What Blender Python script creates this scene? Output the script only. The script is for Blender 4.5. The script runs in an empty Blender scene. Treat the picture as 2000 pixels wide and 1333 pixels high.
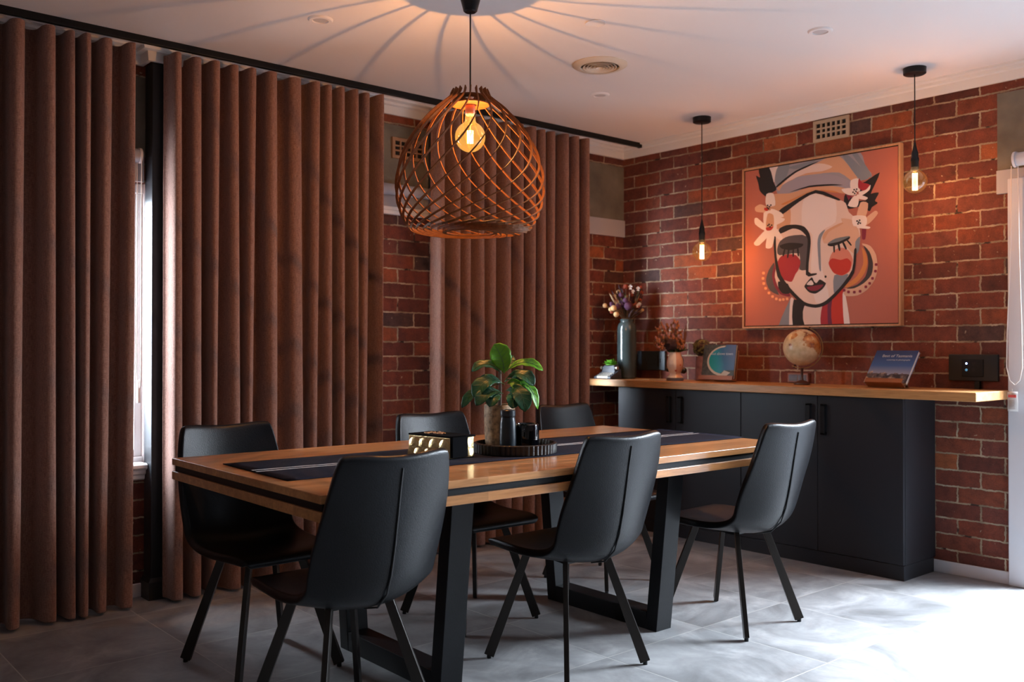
import bpy, bmesh, math, random
from mathutils import Vector, Matrix, noise
from mathutils.geometry import tessellate_polygon
random.seed(7)
S = bpy.context.scene
COL = S.collection
PI = math.pi

# ------------------------------------------------------------------ camera
cam_d = bpy.data.cameras.new('camera'); cam = bpy.data.objects.new('camera', cam_d); COL.objects.link(cam)
CY, CP, CR = math.radians(40.723), math.radians(0.4059), math.radians(0.0465)
Fv = Vector((-math.cos(CY)*math.cos(CP), math.sin(CY)*math.cos(CP), math.sin(CP)))
R0 = Vector((math.sin(CY), math.cos(CY), 0)); U0 = R0.cross(Fv)
Rv = R0*math.cos(CR)+U0*math.sin(CR); Uv = -R0*math.sin(CR)+U0*math.cos(CR)
M = Matrix((Rv, Uv, -Fv)).transposed().to_4x4(); M.translation = Vector((4.64184, -5.07538, 1.22))
cam.matrix_world = M
cam_d.sensor_width = 36; cam_d.sensor_fit = 'HORIZONTAL'; cam_d.lens = 36*1814.24/2000
cam_d.clip_start = 0.05; cam_d.clip_end = 100
cam_d.dof.use_dof = True; cam_d.dof.focus_distance = 3.75; cam_d.dof.aperture_fstop = 3.2
S.camera = cam

# ------------------------------------------------------------------ view, world, daylight
S.view_settings.view_transform = 'Standard'; S.view_settings.look = 'None'
S.view_settings.gamma = 1.0; S.view_settings.exposure = 0.08
try: S.view_settings.use_curve_mapping = False
except Exception: pass
W = bpy.data.worlds.new('world'); S.world = W; W.use_nodes = True
W.node_tree.nodes['Background'].inputs[0].default_value = (0.72, 0.84, 1.0, 1)
W.node_tree.nodes['Background'].inputs[1].default_value = 5.0

def area(name, loc, aim, sx, sy, power, color, spread=180):
    d = bpy.data.lights.new(name, 'AREA'); d.shape = 'RECTANGLE'; d.size = sx; d.size_y = sy
    d.energy = power; d.color = color; d.spread = math.radians(spread)
    o = bpy.data.objects.new(name, d); COL.objects.link(o); o.location = loc
    o.rotation_euler = (Vector(aim)-Vector(loc)).to_track_quat('-Z', 'Y').to_euler()
    return o
DAY = (0.78, 0.89, 1.0)
# daylight that falls in through the big glass doors and the three windows, each lamp standing outdoors
area('daylight_doors', (3.75, 1.5, 2.5), (3.4, -1.3, 0.0), 2.4, 2.2, 2700, DAY)
area('daylight_window_near', (-0.75, -4.3, 1.6), (0.3, -3.6, 1.2), 1.5, 1.6, 460, DAY)
area('daylight_window_middle', (-0.7, -2.75, 1.6), (0.3, -2.3, 1.2), 1.2, 1.5, 240, DAY)
area('daylight_window_far', (-0.75, -1.55, 1.65), (0.35, -0.35, 1.05), 1.1, 1.4, 420, DAY)

# ------------------------------------------------------------------ helpers
def tag(o, label=None, cat=None, group=None, kind=None):
    if label: o['label'] = label
    if cat: o['category'] = cat
    if group: o['group'] = group
    if kind: o['kind'] = kind
    return o
def empty(name, loc=(0,0,0), rz=0, label=None, cat=None, group=None):
    o = bpy.data.objects.new(name, None); COL.objects.link(o); o.empty_display_size = .1
    o.location = loc; o.rotation_euler = (0,0,rz)
    return tag(o, label, cat, group)
class MB:
    def __init__(s): s.bm = bmesh.new(); s.mi = 0
    def _f(s, vs):
        try:
            f = s.bm.faces.new(vs); f.material_index = s.mi; return f
        except ValueError: return None
    def box(s, x0,y0,z0,x1,y1,z1, mat=None):
        v = [s.bm.verts.new(p) for p in [(x0,y0,z0),(x1,y0,z0),(x1,y1,z0),(x0,y1,z0),(x0,y0,z1),(x1,y0,z1),(x1,y1,z1),(x0,y1,z1)]]
        if mat is not None:
            for a in v: a.co = mat @ a.co
        for q in [(3,2,1,0),(4,5,6,7),(0,1,5,4),(1,2,6,5),(2,3,7,6),(3,0,4,7)]: s._f([v[i] for i in q])
        return s
    def hexa(s, pts):
        v = [s.bm.verts.new(p) for p in pts]
        for q in [(3,2,1,0),(4,5,6,7),(0,1,5,4),(1,2,6,5),(2,3,7,6),(3,0,4,7)]: s._f([v[i] for i in q])
        return s
    def lathe(s, prof, n=32, c=(0,0,0), mod=None, cap0=True, cap1=True, mat=None):
        rings = []
        for r, z in prof:
            ring = []
            for k in range(n):
                a = 2*PI*k/n; rr = r*(mod(a, z) if mod else 1)
                p = Vector((c[0]+rr*math.cos(a), c[1]+rr*math.sin(a), c[2]+z))
                if mat is not None: p = mat @ p
                ring.append(s.bm.verts.new(p))
            rings.append(ring)
        for a, b in zip(rings, rings[1:]):
            for k in range(n): s._f([a[k], a[(k+1)%n], b[(k+1)%n], b[k]])
        if cap0: s._f(list(reversed(rings[0])))
        if cap1: s._f(rings[-1])
        return s
    def cyl(s, c, r, h, n=24): return s.lathe([(r,0),(r,h)], n, c)
    def tube(s, pts, r, n=8, closed=False, up=None, w=None):
        """sweep: round section radius r, or rectangle (r wide along up, w thick)"""
        pts = [Vector(p) for p in pts]; m = len(pts); rings = []; prev = None
        for i, p in enumerate(pts):
            if closed: t = (pts[(i+1)%m]-pts[i-1]).normalized()
            else: t = (pts[min(i+1,m-1)]-pts[max(i-1,0)]).normalized()
            u = Vector(up[i]) if up is not None else (prev if prev is not None else (Vector((0,0,1)) if abs(t.z) < .9 else Vector((1,0,0))))
            u = (u - t*u.dot(t)).normalized(); prev = u; b = t.cross(u)
            rr = r[i] if isinstance(r, (list,tuple)) else r
            if w is None: ring = [s.bm.verts.new(p+u*math.cos(2*PI*k/n)*rr+b*math.sin(2*PI*k/n)*rr) for k in range(n)]
            else: ring = [s.bm.verts.new(p+u*a*rr/2+b*c*w/2) for a, c in ((-1,-1),(1,-1),(1,1),(-1,1))]
            rings.append(ring)
        n = len(rings[0]); prs = list(zip(rings, rings[1:])) + ([(rings[-1], rings[0])] if closed else [])
        for a, b in prs:
            for k in range(n): s._f([a[k], a[(k+1)%n], b[(k+1)%n], b[k]])
        if not closed: s._f(list(reversed(rings[0]))); s._f(rings[-1])
        return s
    def sphere(s, c, r, n=12, sc=(1,1,1), fn=None):
        m = n//2; rings = []
        for i in range(m+1):
            th = PI*i/m
            if i in (0, m):
                d = Vector((0,0,math.cos(th))); k = fn(d) if fn else 1
                rings.append([s.bm.verts.new(Vector(c)+Vector((0,0,d.z*r*sc[2]*k)))]); continue
            ring = []
            for k in range(n):
                a = 2*PI*k/n; d = Vector((math.sin(th)*math.cos(a), math.sin(th)*math.sin(a), math.cos(th))); q = fn(d) if fn else 1
                ring.append(s.bm.verts.new(Vector(c)+Vector((d.x*r*sc[0]*q, d.y*r*sc[1]*q, d.z*r*sc[2]*q))))
            rings.append(ring)
        for a, b in zip(rings, rings[1:]):
            if len(a) == 1:
                for k in range(n): s._f([a[0], b[k], b[(k+1)%n]])
            elif len(b) == 1:
                for k in range(n): s._f([a[k], b[0], a[(k+1)%n]])
            else:
                for k in range(n): s._f([a[k], b[k], b[(k+1)%n], a[(k+1)%n]])
        return s
    def grid(s, rows, closed=False):
        vs = [[s.bm.verts.new(p) for p in r] for r in rows]
        for a, b in zip(vs, vs[1:]):
            for k in range(len(a)-(0 if closed else 1)): s._f([a[k], a[(k+1)%len(a)], b[(k+1)%len(a)], b[k]])
        return s
    def poly(s, pts):
        vs = [s.bm.verts.new(p) for p in pts]
        for t in tessellate_polygon([[Vector(p) for p in pts]]): s._f([vs[i] for i in t])
        return s
    def build(s, name, mat, parent=None, smooth=35, bevel=0, seg=2, loc=None, normals=True):
        if normals: bmesh.ops.recalc_face_normals(s.bm, faces=s.bm.faces)
        me = bpy.data.meshes.new(name); s.bm.to_mesh(me); s.bm.free()
        for m in (mat if isinstance(mat, (list,tuple)) else [mat]): me.materials.append(m)
        if smooth:
            me.polygons.foreach_set('use_smooth', [True]*len(me.polygons))
            me.set_sharp_from_angle(angle=math.radians(smooth))
        o = bpy.data.objects.new(name, me); COL.objects.link(o)
        if parent: o.parent = parent
        if loc: o.location = loc
        if bevel:
            b = o.modifiers.new('bevel', 'BEVEL'); b.width = bevel; b.segments = seg; b.limit_method = 'ANGLE'; b.angle_limit = math.radians(40)
        return o
def struct(o): o['kind'] = 'structure'; return o
def copy_tree(o, parent=None):
    c = o.copy(); COL.objects.link(c)
    if parent: c.parent = parent
    for ch in [x for x in bpy.data.objects if x.parent == o]: copy_tree(ch, c)
    return c

# ------------------------------------------------------------------ materials
def P(name, col=(.5,.5,.5), rough=.5, metal=0, bump=0, bscale=60, var=0, vscale=8, spec=None, coat=0, alpha=None, emit=None, estr=0, sub=0, trans=0, ior=None, stretch=None, detail=4):
    m = bpy.data.materials.new(name); m.use_nodes = True; nt = m.node_tree; b = nt.nodes['Principled BSDF']
    b.inputs['Base Color'].default_value = (*col, 1); b.inputs['Roughness'].default_value = rough; b.inputs['Metallic'].default_value = metal
    if spec is not None: b.inputs['Specular IOR Level'].default_value = spec
    if coat: b.inputs['Coat Weight'].default_value = coat; b.inputs['Coat Roughness'].default_value = .08
    if emit: b.inputs['Emission Color'].default_value = (*emit, 1); b.inputs['Emission Strength'].default_value = estr
    if trans: b.inputs['Transmission Weight'].default_value = trans
    if ior: b.inputs['IOR'].default_value = ior
    if bump or var:
        tc = nt.nodes.new('ShaderNodeTexCoord'); mp = nt.nodes.new('ShaderNodeMapping')
        if stretch: mp.inputs['Scale'].default_value = stretch
        nt.links.new(tc.outputs['Object'], mp.inputs['Vector'])
    if bump:
        n = nt.nodes.new('ShaderNodeTexNoise'); n.inputs['Scale'].default_value = bscale; n.inputs['Detail'].default_value = detail
        bp = nt.nodes.new('ShaderNodeBump'); bp.inputs['Strength'].default_value = bump; bp.inputs['Distance'].default_value = .01
        nt.links.new(mp.outputs[0], n.inputs['Vector']); nt.links.new(n.outputs[0], bp.inputs['Height']); nt.links.new(bp.outputs[0], b.inputs['Normal'])
    if var:
        n = nt.nodes.new('ShaderNodeTexNoise'); n.inputs['Scale'].default_value = vscale; n.inputs['Detail'].default_value = 5
        r = nt.nodes.new('ShaderNodeValToRGB'); r.color_ramp.elements[0].position = .3; r.color_ramp.elements[1].position = .7
        r.color_ramp.elements[0].color = (*[max(0, c*(1-var)) for c in col], 1); r.color_ramp.elements[1].color = (*[min(1, c*(1+var)) for c in col], 1)
        nt.links.new(mp.outputs[0], n.inputs['Vector']); nt.links.new(n.outputs[0], r.inputs[0]); nt.links.new(r.outputs[0], b.inputs['Base Color'])
    return m
class NT:
    def __init__(s, name):
        s.m = bpy.data.materials.new(name); s.m.use_nodes = True; s.t = s.m.node_tree; s.b = s.t.nodes['Principled BSDF']
    def n(s, t, **k):
        x = s.t.nodes.new('ShaderNode'+t)
        for a, v in k.items():
            if a in x.inputs: x.inputs[a].default_value = v
            else: setattr(x, a, v)
        return x
    def l(s, a, b): s.t.links.new(a, b)
    def ramp(s, src, stops, interp='LINEAR'):
        r = s.n('ValToRGB'); e = r.color_ramp.elements; r.color_ramp.interpolation = interp
        while len(e) < len(stops): e.new(.5)
        for i, (p, c) in enumerate(stops): e[i].position = p; e[i].color = (*c, 1) if len(c) == 3 else c
        s.l(src, r.inputs[0]); return r.outputs[0]
    def mix(s, f, a, b, mode='MIX'):
        x = s.n('Mix', data_type='RGBA', blend_type=mode)
        for v, i in ((f,0),(a,6),(b,7)):
            if hasattr(v, 'links'): s.l(v, x.inputs[i])
            else: x.inputs[i].default_value = v if i == 0 else (*v, 1)
        return x.outputs[2]
    def math(s, op, a, b=0):
        x = s.n('Math', operation=op)
        for v, i in ((a,0),(b,1)):
            if hasattr(v, 'links'): s.l(v, x.inputs[i])
            else: x.inputs[i].default_value = v
        return x.outputs[0]

def brick_mat(name, axis, u0, bw, dirn=1):
    g = NT(name); tc = g.n('TexCoord'); sp = g.n('SeparateXYZ'); g.l(tc.outputs['Object'], sp.inputs[0])
    u = g.math('SUBTRACT', sp.outputs[axis], u0); v = g.math('SUBTRACT', sp.outputs[2], .0408)
    # slightly wandering edges, as in hand-laid work
    nz = g.n('TexNoise', Scale=26.0, Detail=3.0); g.l(tc.outputs['Object'], nz.inputs['Vector'])
    sc = g.n('SeparateColor'); g.l(nz.outputs['Color'], sc.inputs[0])
    nl = g.n('TexNoise', Scale=2.3, Detail=1.0); g.l(tc.outputs['Object'], nl.inputs['Vector'])
    sl = g.n('SeparateColor'); g.l(nl.outputs['Color'], sl.inputs[0])
    u = g.math('ADD', u, g.math('MULTIPLY', g.math('SUBTRACT', sc.outputs[0], .5), .017))
    v = g.math('ADD', v, g.math('MULTIPLY', g.math('SUBTRACT', sc.outputs[1], .5), .011))
    v = g.math('ADD', v, g.math('MULTIPLY', g.math('SUBTRACT', sl.outputs[1], .5), .012))
    nf = g.n('TexNoise', Scale=95.0, Detail=2.0); g.l(tc.outputs['Object'], nf.inputs['Vector']); sf = g.n('SeparateColor'); g.l(nf.outputs['Color'], sf.inputs[0])
    u = g.math('ADD', u, g.math('MULTIPLY', g.math('SUBTRACT', sf.outputs[0], .5), .010)); v = g.math('ADD', v, g.math('MULTIPLY', g.math('SUBTRACT', sf.outputs[1], .5), .007))
    cb = g.n('CombineXYZ'); g.l(u, cb.inputs[0]); g.l(v, cb.inputs[1])
    br = g.n('TexBrick', offset=.5, offset_frequency=2, squash=1.0)
    br.inputs['Scale'].default_value = 1; br.inputs['Brick Width'].default_value = bw; br.inputs['Row Height'].default_value = .0867
    br.inputs['Mortar Size'].default_value = .0052; br.inputs['Mortar Smooth'].default_value = .25; br.inputs['Bias'].default_value = 0
    br.inputs['Color1'].default_value = (0,0,0,1); br.inputs['Color2'].default_value = (1,1,1,1); br.inputs['Mortar'].default_value = (.5,.5,.5,1)
    g.l(cb.outputs[0], br.inputs['Vector'])
    s2 = g.n('SeparateColor'); g.l(br.outputs['Color'], s2.inputs[0])
    col = g.ramp(s2.outputs[0], [(0,(.07,.036,.034)),(.025,(.08,.036,.030)),(.05,(.085,.021,.014)),(.22,(.125,.030,.019)),(.36,(.170,.037,.018)),(.50,(.135,.039,.030)),(.64,(.19,.045,.019)),(.78,(.145,.034,.021)),(.92,(.22,.055,.021)),(1,(.33,.095,.030))])
    n2 = g.n('TexNoise', Scale=16.0, Detail=6.0, Roughness=.65); g.l(tc.outputs['Object'], n2.inputs['Vector'])
    col = g.mix(.55, col, g.ramp(n2.outputs[0], [(.30,(.25,.22,.25)),(.5,(.95,.95,.95)),(.70,(1.55,1.4,1.25))]), 'MULTIPLY')
    n3 = g.n('TexNoise', Scale=140.0, Detail=3.0); g.l(tc.outputs['Object'], n3.inputs['Vector'])
    col = g.mix(.5, col, g.ramp(n3.outputs[0], [(.35,(.7,.68,.66)),(.6,(1.1,1.1,1.1))]), 'MULTIPLY')
    # pale render spots
    n4 = g.n('TexNoise', Scale=34.0, Detail=2.0); g.l(tc.outputs['Object'], n4.inputs['Vector'])
    sp4 = g.ramp(n4.outputs[0], [(.70,(0,0,0)),(.74,(1,1,1))])
    col = g.mix(g.math('MULTIPLY', sp4, .6), col, (.42,.34,.25))
    n5 = g.n('TexNoise', Scale=7.0, Detail=4.0); g.l(tc.outputs['Object'], n5.inputs['Vector'])
    mor = g.ramp(n5.outputs[0], [(.3,(.15,.105,.068)),(.5,(.30,.225,.15)),(.7,(.48,.40,.29))])
    # eroded dark stretches in the joints
    n6 = g.n('TexNoise', Scale=11.0, Detail=3.0); g.l(tc.outputs['Object'], n6.inputs['Vector'])
    mor = g.mix(g.ramp(n6.outputs[0], [(.60,(0,0,0)),(.66,(1,1,1))]), mor, (.035,.02,.014))
    col = g.mix(br.outputs['Fac'], col, mor); g.l(col, g.b.inputs['Base Color'])
    g.b.inputs['Roughness'].default_value = .82
    h = g.math('ADD', g.math('MULTIPLY', br.outputs['Fac'], -.55), g.math('ADD', g.math('MULTIPLY', n2.outputs[0], .6), g.math('MULTIPLY', n3.outputs[0], .2)))
    bp = g.n('Bump', Strength=.8, Distance=.008); g.l(h, bp.inputs['Height']); g.l(bp.outputs[0], g.b.inputs['Normal'])
    return g.m
def tile_mat():
    g = NT('floor_tile'); tc = g.n('TexCoord'); mp = g.n('Mapping'); mp.inputs['Location'].default_value = (-2.71+.3, 1.2-.0, 0)
    mp.inputs['Location'].default_value = (-2.71, 1.2, 0); g.l(tc.outputs['Object'], mp.inputs[0])
    br = g.n('TexBrick', offset=0.0, offset_frequency=2)
    for k, v in {'Scale':1,'Brick Width':.6,'Row Height':.6,'Mortar Size':.0022,'Mortar Smooth':.1,'Bias':0}.items(): br.inputs[k].default_value = v
    br.inputs['Color1'].default_value = (0,0,0,1); br.inputs['Color2'].default_value = (1,1,1,1); br.inputs['Mortar'].default_value = (.5,.5,.5,1)
    g.l(mp.outputs[0], br.inputs['Vector'])
    s2 = g.n('SeparateColor'); g.l(br.outputs['Color'], s2.inputs[0])
    n1 = g.n('TexNoise', Scale=2.6, Detail=8.0, Roughness=.62, Distortion=1.3); 
    off = g.n('Mapping'); g.l(tc.outputs['Object'], off.inputs[0]); cb = g.n('CombineXYZ'); g.l(g.math('MULTIPLY', s2.outputs[0], 9.0), cb.inputs[0]); g.l(cb.outputs[0], off.inputs['Location'])
    g.l(off.outputs[0], n1.inputs['Vector'])
    col = g.ramp(n1.outputs[0], [(.28,(.13,.128,.13)),(.42,(.225,.225,.232)),(.55,(.31,.31,.318)),(.72,(.47,.468,.472))])
    n2 = g.n('TexNoise', Scale=40.0, Detail=4.0); g.l(tc.outputs['Object'], n2.inputs['Vector'])
    col = g.mix(.25, col, g.ramp(n2.outputs[0], [(.3,(.8,.8,.8)),(.7,(1.15,1.15,1.15))]), 'MULTIPLY')
    col = g.mix(g.math('MULTIPLY', s2.outputs[0], .18), col, (.2,.2,.2))
    col = g.mix(br.outputs['Fac'], col, (.45,.44,.42)); g.l(col, g.b.inputs['Base Color'])
    r = g.ramp(n1.outputs[0], [(.2,(.42,.42,.42)),(.8,(.6,.6,.6))]); g.l(r, g.b.inputs['Roughness'])
    h = g.math('ADD', g.math('MULTIPLY', br.outputs['Fac'], -.5), g.math('MULTIPLY', n2.outputs[0], .12))
    bp = g.n('Bump', Strength=.5, Distance=.003); g.l(h, bp.inputs['Height']); g.l(bp.outputs[0], g.b.inputs['Normal'])
    return g.m
def wood_mat(name, c0, c1, axis=1, rough=.35, scale=1.0, plank=None, coat=.0):
    g = NT(name); tc = g.n('TexCoord'); mp = g.n('Mapping'); sc = [14*scale]*3; sc[axis] = 1.1*scale; mp.inputs['Scale'].default_value = sc
    g.l(tc.outputs['Object'], mp.inputs[0])
    n1 = g.n('TexNoise', Scale=1.6, Detail=7.0, Roughness=.62, Distortion=.5); g.l(mp.outputs[0], n1.inputs['Vector'])
    col = g.ramp(n1.outputs[0], [(.3,c0),(.5,tuple((a+b)/2 for a,b in zip(c0,c1))),(.7,c1)])
    n2 = g.n('TexNoise', Scale=9.0, Detail=5.0); g.l(mp.outputs[0], n2.inputs['Vector'])
    col = g.mix(.45, col, g.ramp(n2.outputs[0], [(.35,(.62,.55,.5)),(.55,(1.05,1.05,1.05))]), 'MULTIPLY')
    if plank:
        br = g.n('TexBrick', offset=.37, offset_frequency=2); mq = g.n('Mapping')
        mq.inputs['Rotation'].default_value = (0,0,PI/2) if axis == 1 else (0,0,0); g.l(tc.outputs['Object'], mq.inputs[0]); g.l(mq.outputs[0], br.inputs['Vector'])
        for k, v in {'Scale':1,'Brick Width':.9,'Row Height':plank,'Mortar Size':.0005,'Mortar Smooth':.1,'Bias':0}.items(): br.inputs[k].default_value = v
        br.inputs['Color1'].default_value = (.82,.8,.78,1); br.inputs['Color2'].default_value = (1.12,1.1,1.08,1); br.inputs['Mortar'].default_value = (.7,.65,.6,1)
        col = g.mix(1.0, col, br.outputs['Color'], 'MULTIPLY')
    g.l(col, g.b.inputs['Base Color']); g.b.inputs['Roughness'].default_value = rough
    if coat: g.b.inputs['Coat Weight'].default_value = coat; g.b.inputs['Coat Roughness'].default_value = .12
    bp = g.n('Bump', Strength=.12, Distance=.002); g.l(n2.outputs[0], bp.inputs['Height']); g.l(bp.outputs[0], g.b.inputs['Normal'])
    return g.m
def fabric_mat(name, c0, c1, su=420, transl=0, sheen=.25):
    g = NT(name); tc = g.n('TexCoord')
    a = g.n('Mapping'); a.inputs['Scale'].default_value = (30,su,30); g.l(tc.outputs['UV'], a.inputs[0])
    n1 = g.n('TexNoise', Scale=1.0, Detail=2.0); m1 = g.n('Mapping'); m1.inputs['Scale'].default_value = (60,600,60); g.l(tc.outputs['Object'], m1.inputs[0])
    m1.inputs['Scale'].default_value = (90,90,700); g.l(m1.outputs[0], n1.inputs['Vector'])
    n2 = g.n('TexNoise', Scale=1.0, Detail=2.0); m2 = g.n('Mapping'); m2.inputs['Scale'].default_value = (500,500,40); g.l(tc.outputs['Object'], m2.inputs[0]); g.l(m2.outputs[0], n2.inputs['Vector'])
    f = g.math('MULTIPLY', g.math('ADD', n1.outputs[0], n2.outputs[0]), .5)
    col = g.ramp(f, [(.36,c0),(.64,c1)]); g.l(col, g.b.inputs['Base Color']); g.b.inputs['Roughness'].default_value = .92
    g.b.inputs['Sheen Weight'].default_value = sheen; g.b.inputs['Sheen Roughness'].default_value = .5; g.b.inputs['Specular IOR Level'].default_value = .12
    bp = g.n('Bump', Strength=.35, Distance=.002); g.l(f, bp.inputs['Height']); g.l(bp.outputs[0], g.b.inputs['Normal'])
    if transl:
        t = g.n('BsdfTranslucent'); g.l(col, t.inputs[0]); mx = g.n('MixShader'); mx.inputs[0].default_value = transl
        g.l(g.b.outputs[0], mx.inputs[1]); g.l(t.outputs[0], mx.inputs[2]); g.l(mx.outputs[0], g.t.nodes['Material Output'].inputs[0])
    return g.m
def glass_mat(name, tint=(1,1,1), rough=.02, refl=.08, emit=None, es=0):
    g = NT(name); g.t.nodes.remove(g.b); tr = g.n('BsdfTransparent'); tr.inputs[0].default_value = (*tint,1)
    gl = g.n('BsdfGlossy'); gl.inputs['Roughness'].default_value = rough; lw = g.n('LayerWeight', Blend=.35)
    f = g.math('ADD', g.math('MULTIPLY', lw.outputs['Facing'], .45), refl); mx = g.n('MixShader'); g.l(f, mx.inputs[0]); g.l(tr.outputs[0], mx.inputs[1]); g.l(gl.outputs[0], mx.inputs[2])
    out = mx.outputs[0]
    if emit:
        e = g.n('Emission'); e.inputs[0].default_value = (*emit,1); e.inputs[1].default_value = es; ad = g.n('AddShader'); g.l(out, ad.inputs[0]); g.l(e.outputs[0], ad.inputs[1]); out = ad.outputs[0]
    g.l(out, g.t.nodes['Material Output'].inputs[0]); return g.m

M_BR = brick_mat('brick_right', 0, .109, .243)
M_BL = brick_mat('brick_left', 1, -1.863, .237)
M_TILE = tile_mat()
M_CEIL = P('ceiling_paint', (.82,.785,.79), .9, bump=.05, bscale=120)
M_WHITE = P('white_paint', (.78,.78,.79), .45)
M_WALL = P('plaster_wall', (.30,.26,.23), .9, bump=.05, bscale=90)
M_LINTEL = P('painted_lintel', (.42,.41,.44), .55, bump=.1, bscale=40)
M_CONC = P('raw_concrete', (.17,.155,.125), .9, bump=.25, bscale=45, var=.28, vscale=5)
M_BLACKM = P('black_steel', (.007,.0075,.009), .42, spec=.22, bump=.04, bscale=200)
M_POST = P('charcoal_post_paint', (.020,.022,.026), .4, spec=.35)
M_LEG = P('bronzed_leg_metal', (.035,.03,.027), .33, metal=.75)
M_LEATHER = P('black_leather', (.0035,.0042,.006), .33, bump=.12, bscale=260, var=.25, vscale=12, spec=.26)
M_PIPE = P('seam_thread', (.005,.005,.006), .6)
M_OAK = wood_mat('table_timber', (.40,.165,.055), (.66,.32,.13), 1, .28, plank=.14, coat=.25)
M_OAKB = wood_mat('bench_timber', (.36,.16,.05), (.56,.29,.11), 0, .4)
M_PLY = wood_mat('lamp_plywood', (.11,.036,.010), (.20,.070,.018), 2, .62)
M_PLY.node_tree.nodes['Principled BSDF'].inputs['Specular IOR Level'].default_value = .2
M_FRAME = wood_mat('frame_timber', (.42,.22,.11), (.56,.33,.18), 2, .5)
M_CAB = P('charcoal_laminate', (.019,.020,.025), .42, spec=.28, bump=.02, bscale=300)
M_CABIN = P('cabinet_gap', (.006,.006,.007), .8)
M_CURT = fabric_mat('curtain_weave', (.17,.084,.063), (.38,.212,.165), transl=.06)
M_RUN = fabric_mat('runner_navy', (.006,.006,.012), (.018,.017,.030), sheen=0)
M_RUNW = fabric_mat('runner_cream', (.42,.38,.36), (.62,.57,.54))
M_DARKG = P('dark_groove', (.004,.004,.004), .9)
M_PLASTICB = P('matt_black_plastic', (.006,.007,.009), .4, spec=.3)
M_GLASS = glass_mat('window_glass')
M_BLIND = P('blind_fabric', (.36,.36,.40), .8)
M_ALU = P('white_aluminium', (.62,.62,.66), .4)
M_VENTC = P('cream_vent', (.42,.34,.25), .8, bump=.3, bscale=70)
M_VENTT = P('terracotta_vent', (.34,.20,.12), .85, bump=.3, bscale=70)
M_CHAIN = P('chain_plastic', (.72,.64,.58), .4)
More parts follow.
